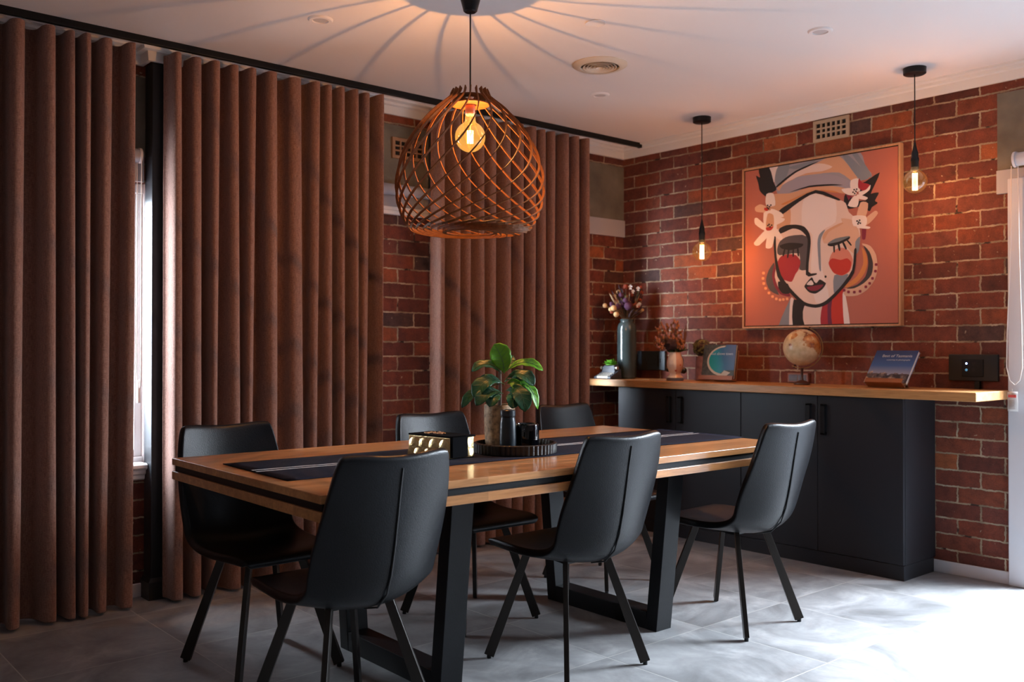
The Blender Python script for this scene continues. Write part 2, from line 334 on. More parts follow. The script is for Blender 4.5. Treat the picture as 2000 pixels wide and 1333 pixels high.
PAINT = [
 ('gray', [(1.3101,2.3527),(1.6393,2.356),(1.7682,2.3556),(1.8825,2.353),(1.9129,2.2718),(1.9531,2.2089),(1.8617,2.1832),(1.8098,2.1417),(1.5505,2.205),(1.3667,2.1366),(1.3194,2.2044),(1.3017,2.2896)]),
 ('light', [(1.2693,2.3598),(1.3339,2.3596),(1.31,2.2885),(1.3016,2.2585)]),
 ('bluegray', [(1.3339,2.3596),(1.4138,2.36),(1.3903,2.2774),(1.3314,2.2339),(1.31,2.2885)]),
 ('peach', [(1.5952,2.3338),(1.6611,2.3566),(1.7471,2.357),(1.8101,2.287),(1.8618,2.212),(1.8411,2.186),(1.7469,2.2573),(1.5951,2.2689),(1.4598,2.2677),(1.3432,2.2013),(1.3314,2.2339),(1.4599,2.3084)]),
 ('skin', [(1.4714,2.3118),(1.6173,2.3305),(1.7042,2.2978),(1.6391,2.2806),(1.5281,2.2834),(1.402,2.2501),(1.3609,2.2351)]),
 ('bluegray', [(1.4021,2.3372),(1.5056,2.3472),(1.5952,2.3528),(1.5507,2.3304),(1.4599,2.3185)]),
 ('black', [(1.3195,2.2333),(1.3903,2.2774),(1.4599,2.3104),(1.5507,2.3335),(1.6173,2.3454),(1.5507,2.3234),(1.4645,2.2996),(1.395,2.2644),(1.3266,2.2241)]),
 ('lilac', [(1.3668,2.2343),(1.5055,2.2695),(1.6826,2.2566),(1.8099,2.1998),(1.841,2.1474),(1.704,2.1896),(1.5505,2.205),(1.4019,2.1785),(1.3313,2.1615)]),
 ('peach', [(1.2835,2.183),(1.4135,2.176),(1.5504,2.1929),(1.704,2.1828),(1.7994,2.1528),(1.8098,2.1224),(1.704,2.1474),(1.5949,2.1692),(1.4825,2.1309),(1.3548,2.0763),(1.2472,2.1092)]),
 ('orange', [(1.3549,2.1154),(1.4825,2.1511),(1.595,2.1811),(1.5053,2.1524),(1.3901,2.1113)]),
 ('black', [(1.4135,2.1821),(1.5505,2.205),(1.6933,2.196),(1.7732,2.1795),(1.6933,2.1861),(1.5504,2.1949)]),
 ('orange', [(1.617,2.1713),(1.704,2.1552),(1.7467,2.1381),(1.6932,2.1468)]),
 ('bluegray', [(1.7682,2.3556),(1.8019,2.3552),(1.9381,2.2091),(1.8802,2.1951),(1.8101,2.287)]),
 ('bluegray', [(1.829,2.3557),(1.862,2.3563),(1.9511,2.2139),(1.928,2.2124)]),
 ('black', [(1.1925,2.3616),(1.2693,2.3608),(1.3016,2.2585),(1.3218,2.2123),(1.2835,2.1934),(1.2449,2.1773),(1.2132,2.2012),(1.196,2.2254),(1.1887,2.2632),(1.1715,2.3182),(1.2011,2.3036)]),
 ('black', [(2.0,2.2212),(1.9128,2.1811),(1.8699,2.1677),(1.88,2.1136),(1.9328,2.0879),(1.955,2.1279)]),
 ('black', [(1.9948,2.1068),(1.9449,2.1055),(1.9125,2.0713),(1.9074,2.0337),(1.9377,2.0065),(1.9528,2.0285),(1.9877,2.0482),(1.9708,2.0643)]),
 ('black', [(1.7889,2.125),(1.8615,2.0774),(1.9125,2.0713),(1.8921,2.045),(1.8096,2.0333),(1.7783,2.0728)]),
 ('maroon', [(1.8919,1.9158),(1.9173,1.9181),(1.9121,1.8499),(1.8918,1.8517)]),
 ('bluegray', [(1.4195,1.5231),(1.4334,1.5124),(1.4123,1.3581),(1.3373,1.3594)]),
 ('light', [(1.4195,1.5231),(1.4472,1.5088),(1.4377,1.3576),(1.41,1.3581)]),
 ('black', [(1.4426,1.5171),(1.5212,1.4738),(1.5176,1.3572),(1.4354,1.3577)]),
 ('skin', [(1.5155,1.474),(1.6399,1.4738),(1.6288,1.3573),(1.5165,1.3573)]),
 ('crimson', [(1.6378,1.4739),(1.7028,1.509),(1.7025,1.3569),(1.6266,1.3573)]),
 ('purple', [(1.6726,1.4885),(1.7028,1.5071),(1.7015,1.3569),(1.6745,1.3574)]),
 ('red', [(1.7017,1.5071),(1.7721,1.5724),(1.778,1.3585),(1.7015,1.3569)]),
 ('light', [(1.7688,1.5356),(1.7867,1.5329),(1.8146,1.3578),(1.778,1.3575)]),
 ('gray2', [(1.3069,1.7553),(1.2648,1.7093),(1.2442,1.6448),(1.2731,1.5809),(1.3399,1.5499),(1.3091,1.6051),(1.2972,1.6678)]),
 ('maroon', [(1.3093,1.7448),(1.2888,1.6735),(1.3067,1.6052),(1.3482,1.5537),(1.4149,1.5366),(1.4103,1.5592),(1.3565,1.5719),(1.321,1.6355)]),
 ('skin', [(1.3188,1.7183),(1.3092,1.662),(1.34,1.5881),(1.3893,1.5704),(1.36,1.6025),(1.333,1.6658)]),
 ('peachpale', [(1.8917,1.8249),(1.9423,1.8064),(1.9772,1.7515),(1.9859,1.6754),(1.9689,1.6103),(1.9236,1.5556),(1.8625,1.5249),(1.7856,1.5252),(1.7794,1.5672),(1.8605,1.5778),(1.9167,1.6226),(1.9421,1.6972),(1.9371,1.7546),(1.9069,1.7998)]),
 ('dark', [(1.8998,1.8128),(1.9372,1.7736),(1.9591,1.7055),(1.949,1.6398),(1.9035,1.5947),(1.842,1.5671),(1.7931,1.5695),(1.8605,1.5874),(1.9117,1.6325),(1.93,1.698),(1.924,1.7555)]),
 ('orange', [(1.8896,1.8041),(1.917,1.7656),(1.925,1.7079),(1.9076,1.6518),(1.8606,1.5999),(1.7983,1.5741),(1.7837,1.5864),(1.8586,1.6355),(1.8966,1.7002),(1.8977,1.7527)]),
 ('skin', [(1.5894,2.1619),(1.4825,2.1228),(1.4134,2.0902),(1.343,2.0569),(1.3012,1.9371),(1.307,1.8122),(1.3247,1.6869),(1.401,1.5801),(1.4815,1.5055),(1.5827,1.4718),(1.6596,1.4929),(1.7456,1.5591),(1.8193,1.6474),(1.8485,1.7323),(1.8538,1.8089),(1.8816,1.8737),(1.8633,1.9619),(1.8096,2.0158),(1.7888,2.0716),(1.736,2.1022),(1.6607,2.1262)]),
 ('light', [(1.5838,2.1526),(1.5166,2.1288),(1.4995,2.0601),(1.505,1.9586),(1.5723,1.902),(1.5608,1.6927),(1.5938,1.4913),(1.6813,1.5177),(1.6381,1.6878),(1.6165,1.8482),(1.6385,1.9256),(1.7251,1.9664),(1.7253,2.0937),(1.6607,2.1212)]),
 ('peach', [(1.2472,2.1144),(1.3489,2.0563),(1.4192,2.0844),(1.4155,1.9673),(1.3429,1.9621),(1.2833,1.9803)]),
 ('peachpale', [(1.8095,1.9674),(1.8612,1.9236),(1.8815,1.845),(1.8526,1.7609),(1.7673,1.8355),(1.6493,1.8454),(1.644,1.9053),(1.7036,1.9391)]),
 ('peach', [(1.6385,1.886),(1.6658,1.923),(1.7463,1.9544),(1.8095,1.9655),(1.7463,1.9398),(1.682,1.9116),(1.6493,1.8652)]),
 ('bluegray', [(1.7159,1.6506),(1.8089,1.65),(1.7456,1.5688),(1.7136,1.5458)]),
 ('gray2', [(1.3261,1.8366),(1.3487,1.8863),(1.4131,1.9114),(1.5387,1.895),(1.544,1.7088),(1.4818,1.7007),(1.482,1.7989),(1.3426,1.7971)]),
 ('bluegray', [(1.6582,1.9287),(1.6188,1.9027),(1.6055,1.8491),(1.6162,1.6992),(1.6294,1.6864),(1.6253,1.8475),(1.6363,1.8912)]),
 ('bluegray', [(1.8507,1.838),(1.8795,1.8643),(1.8732,1.7881),(1.8527,1.7657)]),
 ('crimson', [(1.3248,1.7437),(1.3544,1.7901),(1.413,1.799),(1.4614,1.7883),(1.491,1.7476),(1.4761,1.698),(1.4566,1.6739),(1.4301,1.6276),(1.3894,1.6369),(1.3401,1.6602)]),
 ('blush', [(1.6839,1.744),(1.7033,1.7868),(1.7514,1.8124),(1.8039,1.7936),(1.835,1.7333),(1.8141,1.6671),(1.7669,1.6457),(1.7138,1.6635),(1.687,1.7044)]),
 ('red', [(1.6795,1.7296),(1.7033,1.7525),(1.7565,1.7389),(1.7986,1.7456),(1.8246,1.7195),(1.8141,1.6719),(1.7669,1.6476),(1.716,1.6633),(1.6881,1.6995)]),
 ('black', [(1.3405,1.9623),(1.3899,1.9801),(1.4594,1.9772),(1.5163,1.9595),(1.5522,1.9138),(1.5611,1.8529),(1.5451,1.6837),(1.5996,1.6703),(1.5941,1.6597),(1.5271,1.6647),(1.5398,1.8547),(1.5331,1.8955),(1.4936,1.9374),(1.4363,1.9551),(1.3487,1.9306)]),
 ('black', [(1.343,2.0776),(1.4134,2.1126),(1.5949,2.1732),(1.7466,2.1029),(1.7413,2.0918),(1.5949,2.1532),(1.4825,2.1147),(1.3689,2.0521)]),
 ('black', [(1.3463,1.8587),(1.4131,1.8695),(1.5071,1.8554),(1.4957,1.8362),(1.4246,1.8236),(1.3604,1.837)]),
 ('graylid', [(1.6765,1.8451),(1.7249,1.8684),(1.8114,1.8753),(1.8093,1.8629),(1.7461,1.847),(1.6926,1.8369)]),
 ('black', [(1.6732,1.8405),(1.6927,1.8418),(1.7514,1.8485),(1.8156,1.8701),(1.8093,1.8551),(1.7567,1.8344),(1.7034,1.8232),(1.6775,1.8293)]),
 ('black', [(1.3757,1.8327),(1.385,1.8288),(1.3756,1.7916),(1.3638,1.7925)]),
 ('black', [(1.4037,1.8273),(1.4153,1.8264),(1.4059,1.7791),(1.3966,1.7798)]),
 ('black', [(1.4361,1.8248),(1.4454,1.8261),(1.4453,1.7834),(1.4361,1.784)]),
 ('black', [(1.466,1.8285),(1.4775,1.8296),(1.482,1.7837),(1.4717,1.7844)]),
 ('black', [(1.7098,1.8285),(1.7205,1.8296),(1.7205,1.7885),(1.7119,1.7891)]),
 ('black', [(1.7376,1.8331),(1.7504,1.8369),(1.7566,1.7974),(1.7471,1.7942)]),
 ('black', [(1.7673,1.8394),(1.7778,1.8443),(1.7977,1.8038),(1.7883,1.7987)]),
 ('black', [(1.7967,1.8485),(1.8051,1.8516),(1.8279,1.8226),(1.8217,1.8173)]),
 ('black', [(1.2988,1.9373),(1.307,1.7915),(1.3282,1.6661),(1.401,1.575),(1.5042,1.4845),(1.5938,1.4615),(1.6704,1.4817),(1.7668,1.5649),(1.8421,1.6557),(1.8589,1.7893),(1.8434,1.7924),(1.8297,1.6758),(1.7509,1.5754),(1.6596,1.5008),(1.5938,1.4814),(1.5156,1.5012),(1.4242,1.5841),(1.3543,1.6748),(1.3236,1.7903),(1.3155,1.9357)]),
 ('black', [(1.3353,1.6347),(1.4034,1.6157),(1.4184,1.5589),(1.3682,1.557),(1.3376,1.5913)]),
 ('black', [(1.5191,1.5997),(1.5663,1.6473),(1.5829,1.6215),(1.5995,1.6106),(1.6216,1.6313),(1.6544,1.6127),(1.6619,1.6024),(1.6379,1.571),(1.5939,1.5471),(1.5516,1.556),(1.5247,1.5823)]),
 ('maroon', [(1.5337,1.5879),(1.594,1.5959),(1.6467,1.5983),(1.6072,1.5664),(1.5606,1.5666)]),
 ('light', [(1.5327,1.6061),(1.5629,1.6305),(1.5807,1.6066),(1.5662,1.5993)]),
 ('black', [(1.6544,1.6522),(1.6642,1.6516),(1.6674,1.6446),(1.662,1.638),(1.6533,1.6414)]),
 ('white', [(1.2497,2.1903),(1.3015,2.188),(1.3134,2.1119),(1.2472,2.1196)]),
 ('peachpale', [(1.1651,2.1164),(1.2045,2.1319),(1.2533,2.1085),(1.2472,2.0757),(1.1737,2.088)]),
 ('white', [(1.2834,2.0946),(1.3548,2.0639),(1.3724,2.0332),(1.2833,2.0375)]),
 ('white', [(1.2289,2.0746),(1.3073,2.0764),(1.3251,1.9762),(1.3071,1.9158),(1.2409,1.9322)]),
 ('white', [(1.2531,1.9728),(1.3012,1.9578),(1.1956,1.8712),(1.1561,1.8903)]),
 ('white', [(1.2615,1.9616),(1.3096,1.9467),(1.2915,1.8529),(1.2444,1.8515),(1.253,1.9207)]),
 ('white', [(1.3072,1.9831),(1.3664,1.9084),(1.3498,1.8893),(1.2952,1.9376)]),
 ('white', [(1.1612,2.0429),(1.1823,2.0471),(1.2531,1.9833),(1.2349,1.962),(1.1674,2.0075)]),
 ('white', [(1.3013,2.0407),(1.3806,2.0221),(1.3665,2.003),(1.3012,1.9868)]),
 ('peach', [(1.2593,2.0661),(1.3013,2.0511),(1.3012,1.9785),(1.247,1.9786)]),
 ('red', [(1.247,1.9786),(1.3012,1.9806),(1.2832,1.9595),(1.2531,1.9603)]),
 ('white', [(1.8224,2.1981),(1.8741,2.2026),(1.8801,2.128),(1.8254,2.1446)]),
 ('crimson', [(1.8741,2.2055),(1.8924,2.179),(1.941,2.1583),(1.9126,2.1238),(1.8699,2.1513)]),
 ('white', [(1.8719,2.1242),(1.9177,2.1327),(1.945,2.1577),(1.9379,2.1273),(1.8872,2.1012)]),
 ('white', [(1.8667,2.1133),(1.9277,2.0866),(1.9125,2.0742),(1.8615,2.0918)]),
 ('white', [(1.8044,2.0552),(1.8461,2.1082),(1.8738,2.0855),(1.8614,2.039)]),
 ('white', [(1.7889,2.1269),(1.7647,2.1553),(1.8307,2.1535),(1.8616,2.1159),(1.8254,2.1107)]),
 ('maroon', [(1.7941,2.1195),(1.8326,2.1098),(1.8097,2.0836)]),
 ('peachpale', [(1.884,2.0632),(1.9307,2.052),(1.9144,1.9757),(1.8592,1.9767)]),
 ('peachpale', [(1.9022,1.9578),(1.9727,2.0054),(1.9896,1.9866),(1.9476,1.9436),(1.9122,1.9263)]),
 ('peachpale', [(1.7623,1.984),(1.8407,1.9642),(1.8561,1.9318),(1.7885,1.9385)]),
 ('white', [(1.8797,1.9314),(1.9425,1.9157),(1.9324,1.9052),(1.8612,1.9188)]),
 ('white', [(1.8355,1.9889),(1.9174,1.9801),(1.9173,1.9258),(1.8406,1.9305)]),
 ('dotor', [(1.2199,1.7006),(1.2369,1.6995),(1.2369,1.6849),(1.2199,1.6859)]),
 ('dotor', [(1.2162,1.6673),(1.2333,1.6663),(1.2332,1.6517),(1.2162,1.6526)]),
 ('dotor', [(1.2222,1.6345),(1.2393,1.6336),(1.2393,1.619),(1.2222,1.6198)]),
 ('dotor', [(1.2356,1.6035),(1.2526,1.6026),(1.2526,1.5881),(1.2356,1.5889)]),
 ('dotor', [(1.2598,1.5731),(1.2767,1.5724),(1.2767,1.5578),(1.2598,1.5586)]),
 ('dotor', [(1.2863,1.5491),(1.303,1.5484),(1.303,1.5339),(1.2863,1.5346)]),
 ('dotor', [(1.3138,1.5335),(1.3304,1.5328),(1.3304,1.5184),(1.3137,1.519)]),
 ('dotor', [(1.3399,1.5262),(1.3564,1.5256),(1.3564,1.5112),(1.3398,1.5118)]),
 ('dotor', [(1.3635,1.5274),(1.3799,1.5267),(1.3799,1.5124),(1.3634,1.513)]),
 ('dotor', [(1.3904,1.5304),(1.4067,1.5297),(1.4067,1.5154),(1.3904,1.5161)]),
 ('maroon', [(1.9721,1.7037),(1.986,1.7027),(1.986,1.6895),(1.972,1.6905)]),
 ('maroon', [(1.968,1.6661),(1.9819,1.6652),(1.9819,1.652),(1.968,1.6529)]),
 ('maroon', [(1.9499,1.6255),(1.9639,1.6247),(1.9639,1.6115),(1.9499,1.6122)]),
 ('maroon', [(1.9328,1.598),(1.9469,1.5972),(1.9468,1.5839),(1.9328,1.5847)]),
 ('maroon', [(1.9095,1.5792),(1.9237,1.5785),(1.9237,1.5651),(1.9095,1.5658)]),
 ('maroon', [(1.8738,1.5551),(1.8881,1.5544),(1.8881,1.541),(1.8738,1.5417)]),
 ('maroon', [(1.8378,1.5519),(1.8522,1.5513),(1.8522,1.5378),(1.8378,1.5384)]),
 ('maroon', [(1.8014,1.5546),(1.816,1.5539),(1.816,1.5404),(1.8014,1.541)]),
 ('maroon', [(1.7742,1.5655),(1.7889,1.5648),(1.7888,1.5513),(1.7741,1.5519)]),
 ('black', [(1.2545,2.1229),(1.2642,2.1218),(1.2642,2.1135),(1.2545,2.1146)]),
 ('black', [(1.269,2.1129),(1.2786,2.1118),(1.2786,2.1035),(1.269,2.1046)]),
 ('black', [(1.2617,2.1012),(1.2714,2.1001),(1.2714,2.0918),(1.2617,2.0929)]),
 ('black', [(1.2786,2.1222),(1.2882,2.1211),(1.2882,2.1128),(1.2786,2.1139)]),
 ('black', [(1.252,2.1076),(1.2617,2.1064),(1.2617,2.0981),(1.252,2.0992)]),
 ('black', [(1.2567,1.9954),(1.2664,1.9945),(1.2664,1.9861),(1.2567,1.9871)]),
 ('black', [(1.2724,1.9855),(1.2821,1.9846),(1.282,1.9763),(1.2724,1.9772)]),
 ('black', [(1.2845,1.9947),(1.2941,1.9938),(1.2941,1.9855),(1.2845,1.9864)]),
 ('black', [(1.2664,2.0017),(1.2761,2.0008),(1.276,1.9925),(1.2664,1.9934)]),
 ('black', [(1.842,2.1463),(1.8503,2.1452),(1.8503,2.1375),(1.842,2.1386)]),
 ('black', [(1.8523,2.1353),(1.8606,2.1343),(1.8606,2.1266),(1.8523,2.1276)]),
 ('black', [(1.8451,2.1237),(1.8533,2.1227),(1.8533,2.115),(1.8451,2.116)]),
 ('black', [(1.8575,2.1472),(1.8657,2.1461),(1.8657,2.1384),(1.8575,2.1395)]),
 ('black', [(1.8348,2.1327),(1.843,2.1317),(1.843,2.124),(1.8347,2.125)]),
 ('black', [(1.8592,1.9613),(1.8674,1.9605),(1.8674,1.9528),(1.8592,1.9536)]),
 ('black', [(1.8695,1.9535),(1.8777,1.9527),(1.8777,1.945),(1.8695,1.9459)]),
 ('black', [(1.8756,1.9644),(1.8838,1.9636),(1.8838,1.9559),(1.8756,1.9568)]),
 ('black', [(1.8653,1.9444),(1.8736,1.9435),(1.8735,1.9359),(1.8653,1.9367)]),
 ('black', [(1.8797,1.9467),(1.8879,1.9459),(1.8879,1.9383),(1.8797,1.9391)]),
 ('red', [(1.2363,2.1052),(1.2533,2.1032),(1.2532,2.0886),(1.2362,2.0905)]),
 ('red', [(1.2448,2.1),(1.2617,2.0981),(1.2617,2.0835),(1.2447,2.0854)]),
]


# ================================================================== the room
XR, YB, ZC = 7.0, -8.2, 2.68
struct(MB().box(-.25,YB,-.1,XR+.2,.25,0).build('floor', M_TILE, smooth=0))
struct(MB().box(-.25,YB,ZC,XR+.2,.25,ZC+.12).build('ceiling', M_CEIL, smooth=0))
def wall_with_holes(name, axis, lo, hi, holes, mat, t0, t1):
    """axis 'x': wall runs along x (thickness in y); holes (a0,a1,z0,z1)"""
    b = MB()
    def bx(a0,a1,z0,z1):
        if axis == 'x': b.box(a0,t0,z0,a1,t1,z1)
        else: b.box(t0,a0,z0,t1,a1,z1)
    a = lo
    for h in sorted(holes):
        bx(a,h[0],0,ZC); 
        if h[2] > 0: bx(h[0],h[1],0,h[2])
        bx(h[0],h[1],h[3],ZC); a = h[1]
    bx(a,hi,0,ZC)
    return struct(b.build(name, mat, smooth=0))
DX0, DX1, DZ = 2.78, 4.42, 2.07
wall_with_holes('wall_right', 'x', -.25, XR, [(DX0,DX1,0,DZ)], M_BR, 0, .25)
WINS = [(-5.0,-3.43),(-3.28,-2.26),(-1.60,-.62)]
wall_with_holes('wall_left', 'y', YB, 0, [(a,b,.62,2.03) for a,b in WINS], M_BL, -.25, 0)
struct(MB().box(XR,YB,0,XR+.2,.25,ZC).build('wall_far', M_WALL, smooth=0))
struct(MB().box(-.25,YB-.2,0,XR+.2,YB,ZC).build('wall_back', M_WALL, smooth=0))

# cornices: flat band with a stepped bead under the ceiling
def cornice(name, pts):
    b = MB(); prof = [(0,2.602),(.018,2.602),(.024,2.648),(.046,2.652),(.050,2.666),(.082,2.670),(.084,ZC),(0,ZC)]
    rows = []
    for p, nrm in pts: rows.append([Vector((p[0]+nrm[0]*d, p[1]+nrm[1]*d, z)) for d, z in prof])
    b.grid(rows, closed=True)
    return struct(b.build(name, M_WHITE, smooth=20))
cornice('trim_1', [((0,0),(1,-1)),((XR,0),(0,-1))])
cornice('trim_2', [((0,YB),(1,0)),((0,-3.475),(1,-1)),((.105,-3.475),(1,-1)),((.105,-3.345),(1,1)),((0,-3.345),(1,1)),((0,0),(1,-1))])
# render band and painted lintels over the openings
struct(MB().box(0,-3.475+.0,2.155,.006,0,2.545).box(0,YB,2.155,.006,-3.475,2.545).build('trim_3', M_CONC, smooth=0))
b = MB(); b.box(0,YB,2.03,.018,-3.475,2.152); b.box(0,-3.34,2.03,.018,0,2.152)
struct(b.build('trim_4', M_LINTEL, smooth=0, bevel=.002))
struct(MB().box(2.628,-.006,2.144,4.7,0,2.545).build('trim_5', M_CONC, smooth=0))
struct(MB().box(2.627,-.018,2.02,4.6,0,2.142).build('trim_6', M_LINTEL, smooth=0, bevel=.002))
struct(MB().box(0,-2.26,2.008,.035,-1.60,2.030).build('trim_7', M_WHITE, smooth=0, bevel=.002))
# skirting
def skirt(name, x0,y0,x1,y1): return struct(MB().box(x0,y0,0,x1,y1,.066).build(name, M_ALU, smooth=0, bevel=.003))
skirt('baseboard_left', 0,YB,.014,0); skirt('baseboard_right', 0,-.014,2.69,0)

# doors at the right: white jamb, sliding leaves of glass
b = MB(); b.box(2.686,-.03,0,2.79,.06,2.09); b.box(2.79,-.029,2.05,4.36,.059,2.089); b.box(4.36,-.03,0,4.44,.06,2.09)
door = struct(b.build('door_1', M_ALU, smooth=0, bevel=.004))
for i, (x0,x1,y) in enumerate([(2.79,3.62,.075),(3.54,4.36,.115)]):
    b = MB(); w = .07
    b.box(x0,y,.0,x0+w,y+.035,2.05); b.box(x1-w,y,.0,x1,y+.035,2.05); b.box(x0+w,y+.001,.002,x1-w,y+.034,.09); b.box(x0+w,y+.001,1.97,x1-w,y+.034,2.049)
    lf = b.build('sliding_leaf', M_ALU, door, smooth=0, bevel=.003)
    MB().box(x0+w,y+.014,.09,x1-w,y+.02,1.97).build('door_glass', M_GLASS, lf, smooth=0)
# windows of the left wall
for i, (a, c) in enumerate(WINS):
    b = MB()
    b.box(-.10,a,.62,-.03,a+.05,2.03); b.box(-.10,c-.03,.62,-.03,c,2.03); b.box(-.099,a+.05,.622,-.031,c-.03,.68); b.box(-.099,a+.05,1.98,-.031,c-.03,2.028)
    b.box(-.029,a,.67,.0,a+.02,2.03); b.box(-.029,c-.02,.67,.0,c,2.03)
    w = struct(b.build('window_%d' % (i+1), M_WHITE, smooth=0, bevel=.004))
    m = (a+c)/2
    for s0, s1 in ((a+.05,m),(m,c-.03)):
        f = MB(); t = .038
        f.box(-.085,s0,.68,-.05,s0+t,1.98); f.box(-.085,s1-t,.68,-.05,s1,1.98); f.box(-.084,s0+t,.681,-.051,s1-t,.68+t); f.box(-.084,s0+t,1.98-t,-.051,s1-t,1.979)
        sf = f.build('sash', M_WHITE, w, smooth=0, bevel=.004)
        MB().box(-.070,s0+t,.68+t,-.066,s1-t,1.98-t).build('pane', M_GLASS, sf, smooth=0)
    s = MB(); prof = [(-.03,.655),(.058,.655),(.066,.648),(.066,.634),(.058,.627),(.044,.622),(.040,.604),(.028,.596),(.024,.578),(.012,.570),(0,.570),(-.03,.62)]
    s.grid([[Vector((x,y,z)) for x, z in prof] for y in (a-.03 if i else a, c+(.028 if i else -.04))], closed=True)
    for y in (a-.03 if i else a, c+(.028 if i else -.04)): s.poly([(x,y,z) for x, z in prof])
    s.build('window_sill', M_WHITE, w, smooth=30)

# brick vents let into the walls
def vent2(org, ax, w, h, nx, nz, mat, label, off=0.0):
    root_b = MB(); back = MB()
    def bx(b,u0,u1,z0,z1,t0,t1):
        if ax == 'x': b.box(org[0]+u0,-t1,org[2]+z0,org[0]+u1,-t0,org[2]+z1)
        else: b.box(t0,org[1]+u0,org[2]+z0,t1,org[1]+u1,org[2]+z1)
    mg = .02; cw = (w-2*mg)/nx; ch = (h-2*mg)/nz; g = .010; d0 = off; d1 = off+.014
    bx(root_b,0,w,0,mg,d0,d1); bx(root_b,0,w,h-mg,h,d0,d1); bx(root_b,0,mg,mg,h-mg,d0,d1); bx(root_b,w-mg,w,mg,h-mg,d0,d1)
    for i in range(1,nx): bx(root_b,mg+i*cw-g/2,mg+i*cw+g/2,mg,h-mg,d0+.001,d1-.001)
    for k in range(1,nz): bx(root_b,mg,w-mg,mg+k*ch-g/2,mg+k*ch+g/2,d0+.001,d1-.002)
    o = root_b.build('wall_vent', mat, smooth=0, bevel=.0015); tag(o, label, 'vent')
    bx(back,mg-.002,w-mg+.002,mg-.002,h-mg+.002,d0,d0+.002); back.build('dark_opening', M_CABIN, o, smooth=0)
    return o
vent2((1.563,0,2.465), 'x', .235, .130, 6, 3, M_VENTC, 'cream gridded air brick in the brick wall above the painting')
vent2((0,-2.03,2.345), 'y', .235, .125, 5, 3, M_VENTT, 'brown gridded air brick in the concrete band behind the wooden pendant lamp', .006)

# charcoal post with plinth, between the two nearer curtains
t = empty('steel_post', (.052,-3.41,0), 0, 'dark charcoal square post against the wall between the two nearer curtains', 'post')
MB().box(-.050,-.056,.10,.050,.056,2.602).build('shaft', M_POST, t, smooth=0, bevel=.003)
b = MB(); b.hexa([(-.052,-.072,0),(.066,-.072,0),(.066,.072,0),(-.052,.072,0),(-.052,-.072,.085),(.066,-.072,.085),(.066,.072,.085),(-.052,.072,.085)])
b.hexa([(-.052,-.072,.085),(.066,-.072,.085),(.066,.072,.085),(-.052,.072,.085),(-.052,-.058,.102),(.052,-.058,.102),(.052,.058,.102),(-.052,.058,.102)])
b.build('plinth', M_POST, t, smooth=0)

# roller blinds on the left wall
def blind(y0, y1, label, chain=True):
    t = empty('roller_blind', (.05,(y0+y1)/2,2.15), 0, label, 'blind'); L = (y1-y0)/2
    rot = Matrix.Rotation(PI/2, 4, 'X')
    b = MB(); b.tube([(0,-L,0),(0,L,0)], .033, 20); b.build('rolled_fabric', P('blind_roll', (.36,.37,.43), .6), t)
    for s in (-1,1):
        b = MB(); b.tube([(0,s*L,0),(0,s*(L+.012),0)], .037, 20); b.box(-.048,s*(L+.004)-.003,-.01,.0,s*(L+.004)+.003,.03); b.build('end_bracket', M_ALU, t)
    MB().box(-.034,-L+.02,-.10,-.031,L-.02,0).build('hanging_fabric', M_BLIND, t, smooth=0)
    MB().box(-.040,-L+.02,-.118,-.024,L-.02,-.096).build('bottom_rail', M_WHITE, t, smooth=0, bevel=.003)
    if chain:
        b = MB(); pts = [(-.03,L+.006,-.0),(-.03,L+.006,-1.05),(-.02,L+.006,-1.12),(.0,L+.006,-1.14),(.02,L+.006,-1.12),(.03,L+.006,-1.05),(.03,L+.006,0)]
        b.tube(pts, .0022, 6); b.build('chain', M_CHAIN, t)
        MB().box(-.012,L-.002,-1.20,.012,L+.012,-1.09).build('chain_weight', M_WHITE, t, smooth=0, bevel=.003)
    return t
blind(-4.95,-3.515,'roller blind rolled up over the window left of the charcoal post')
blind(-2.62,-1.75,'roller blind rolled up above the brick strip between middle and far curtains', False)

# ------------------------------------------------------------------ ceiling fittings
def lathe_obj(name, prof, mat, parent=None, c=(0,0,0), n=32, **k): return MB().lathe(prof, n, c, **k).build(name, mat, parent)
M_LAMPIN = P('downlight_face', (.55,.52,.53), .5)
for x, y, lab in [(.962,-3.033,'round recessed downlight in the ceiling left of the wooden pendant lamp'),(.92,-1.203,'round recessed downlight in the ceiling just beyond the large round air vent'),(2.335,-1.22,'round recessed downlight in the ceiling left of the right hand bulb pendant')]:
    t = empty('downlight', (x,y,ZC), 0, lab, 'downlight')
    lathe_obj('trim_ring', [(.034,-.002),(.036,-.008),(.050,-.008),(.056,-.002),(.056,0),(.034,0)], M_CEIL, t, cap0=False, cap1=False)
    lathe_obj('lens', [(.0355,-.003),(.034,-.0015),(.034,0)], M_LAMPIN, t)
o = lathe_obj('sprinkler_cover', [(.040,-.004),(.044,-.006),(.044,-.001),(.042,0)], M_CEIL); o.location = (1.734,-2.08,ZC)
tag(o, 'flat round white cover disc on the ceiling, camera side of the air vent', 'sprinkler cover')
t = empty('air_diffuser', (1.315,-1.615,ZC), 0, 'large round white air vent with concentric rings in the ceiling', 'air vent')
M_DIF = P('diffuser_enamel', (.70,.62,.52), .5)
lathe_obj('outer_ring', [(.098,-.006),(.10,-.016),(.125,-.014),(.142,-.004),(.142,0),(.098,0)], M_DIF, t, n=48, cap0=False, cap1=False)
lathe_obj('dark_throat', [(.098,-.002),(.098,-.001)], P('throat', (.10,.07,.05), .8), t)
for k, r in enumerate((.084,.068,.052,.036,.020)):
    lathe_obj('louvre_ring', [(r-.010,-.004-.001*k),(r,-.016-.001*k),(r+.004,-.016-.001*k),(r-.006,-.004-.001*k)], M_DIF, t, n=40, cap0=(k==4), cap1=False)

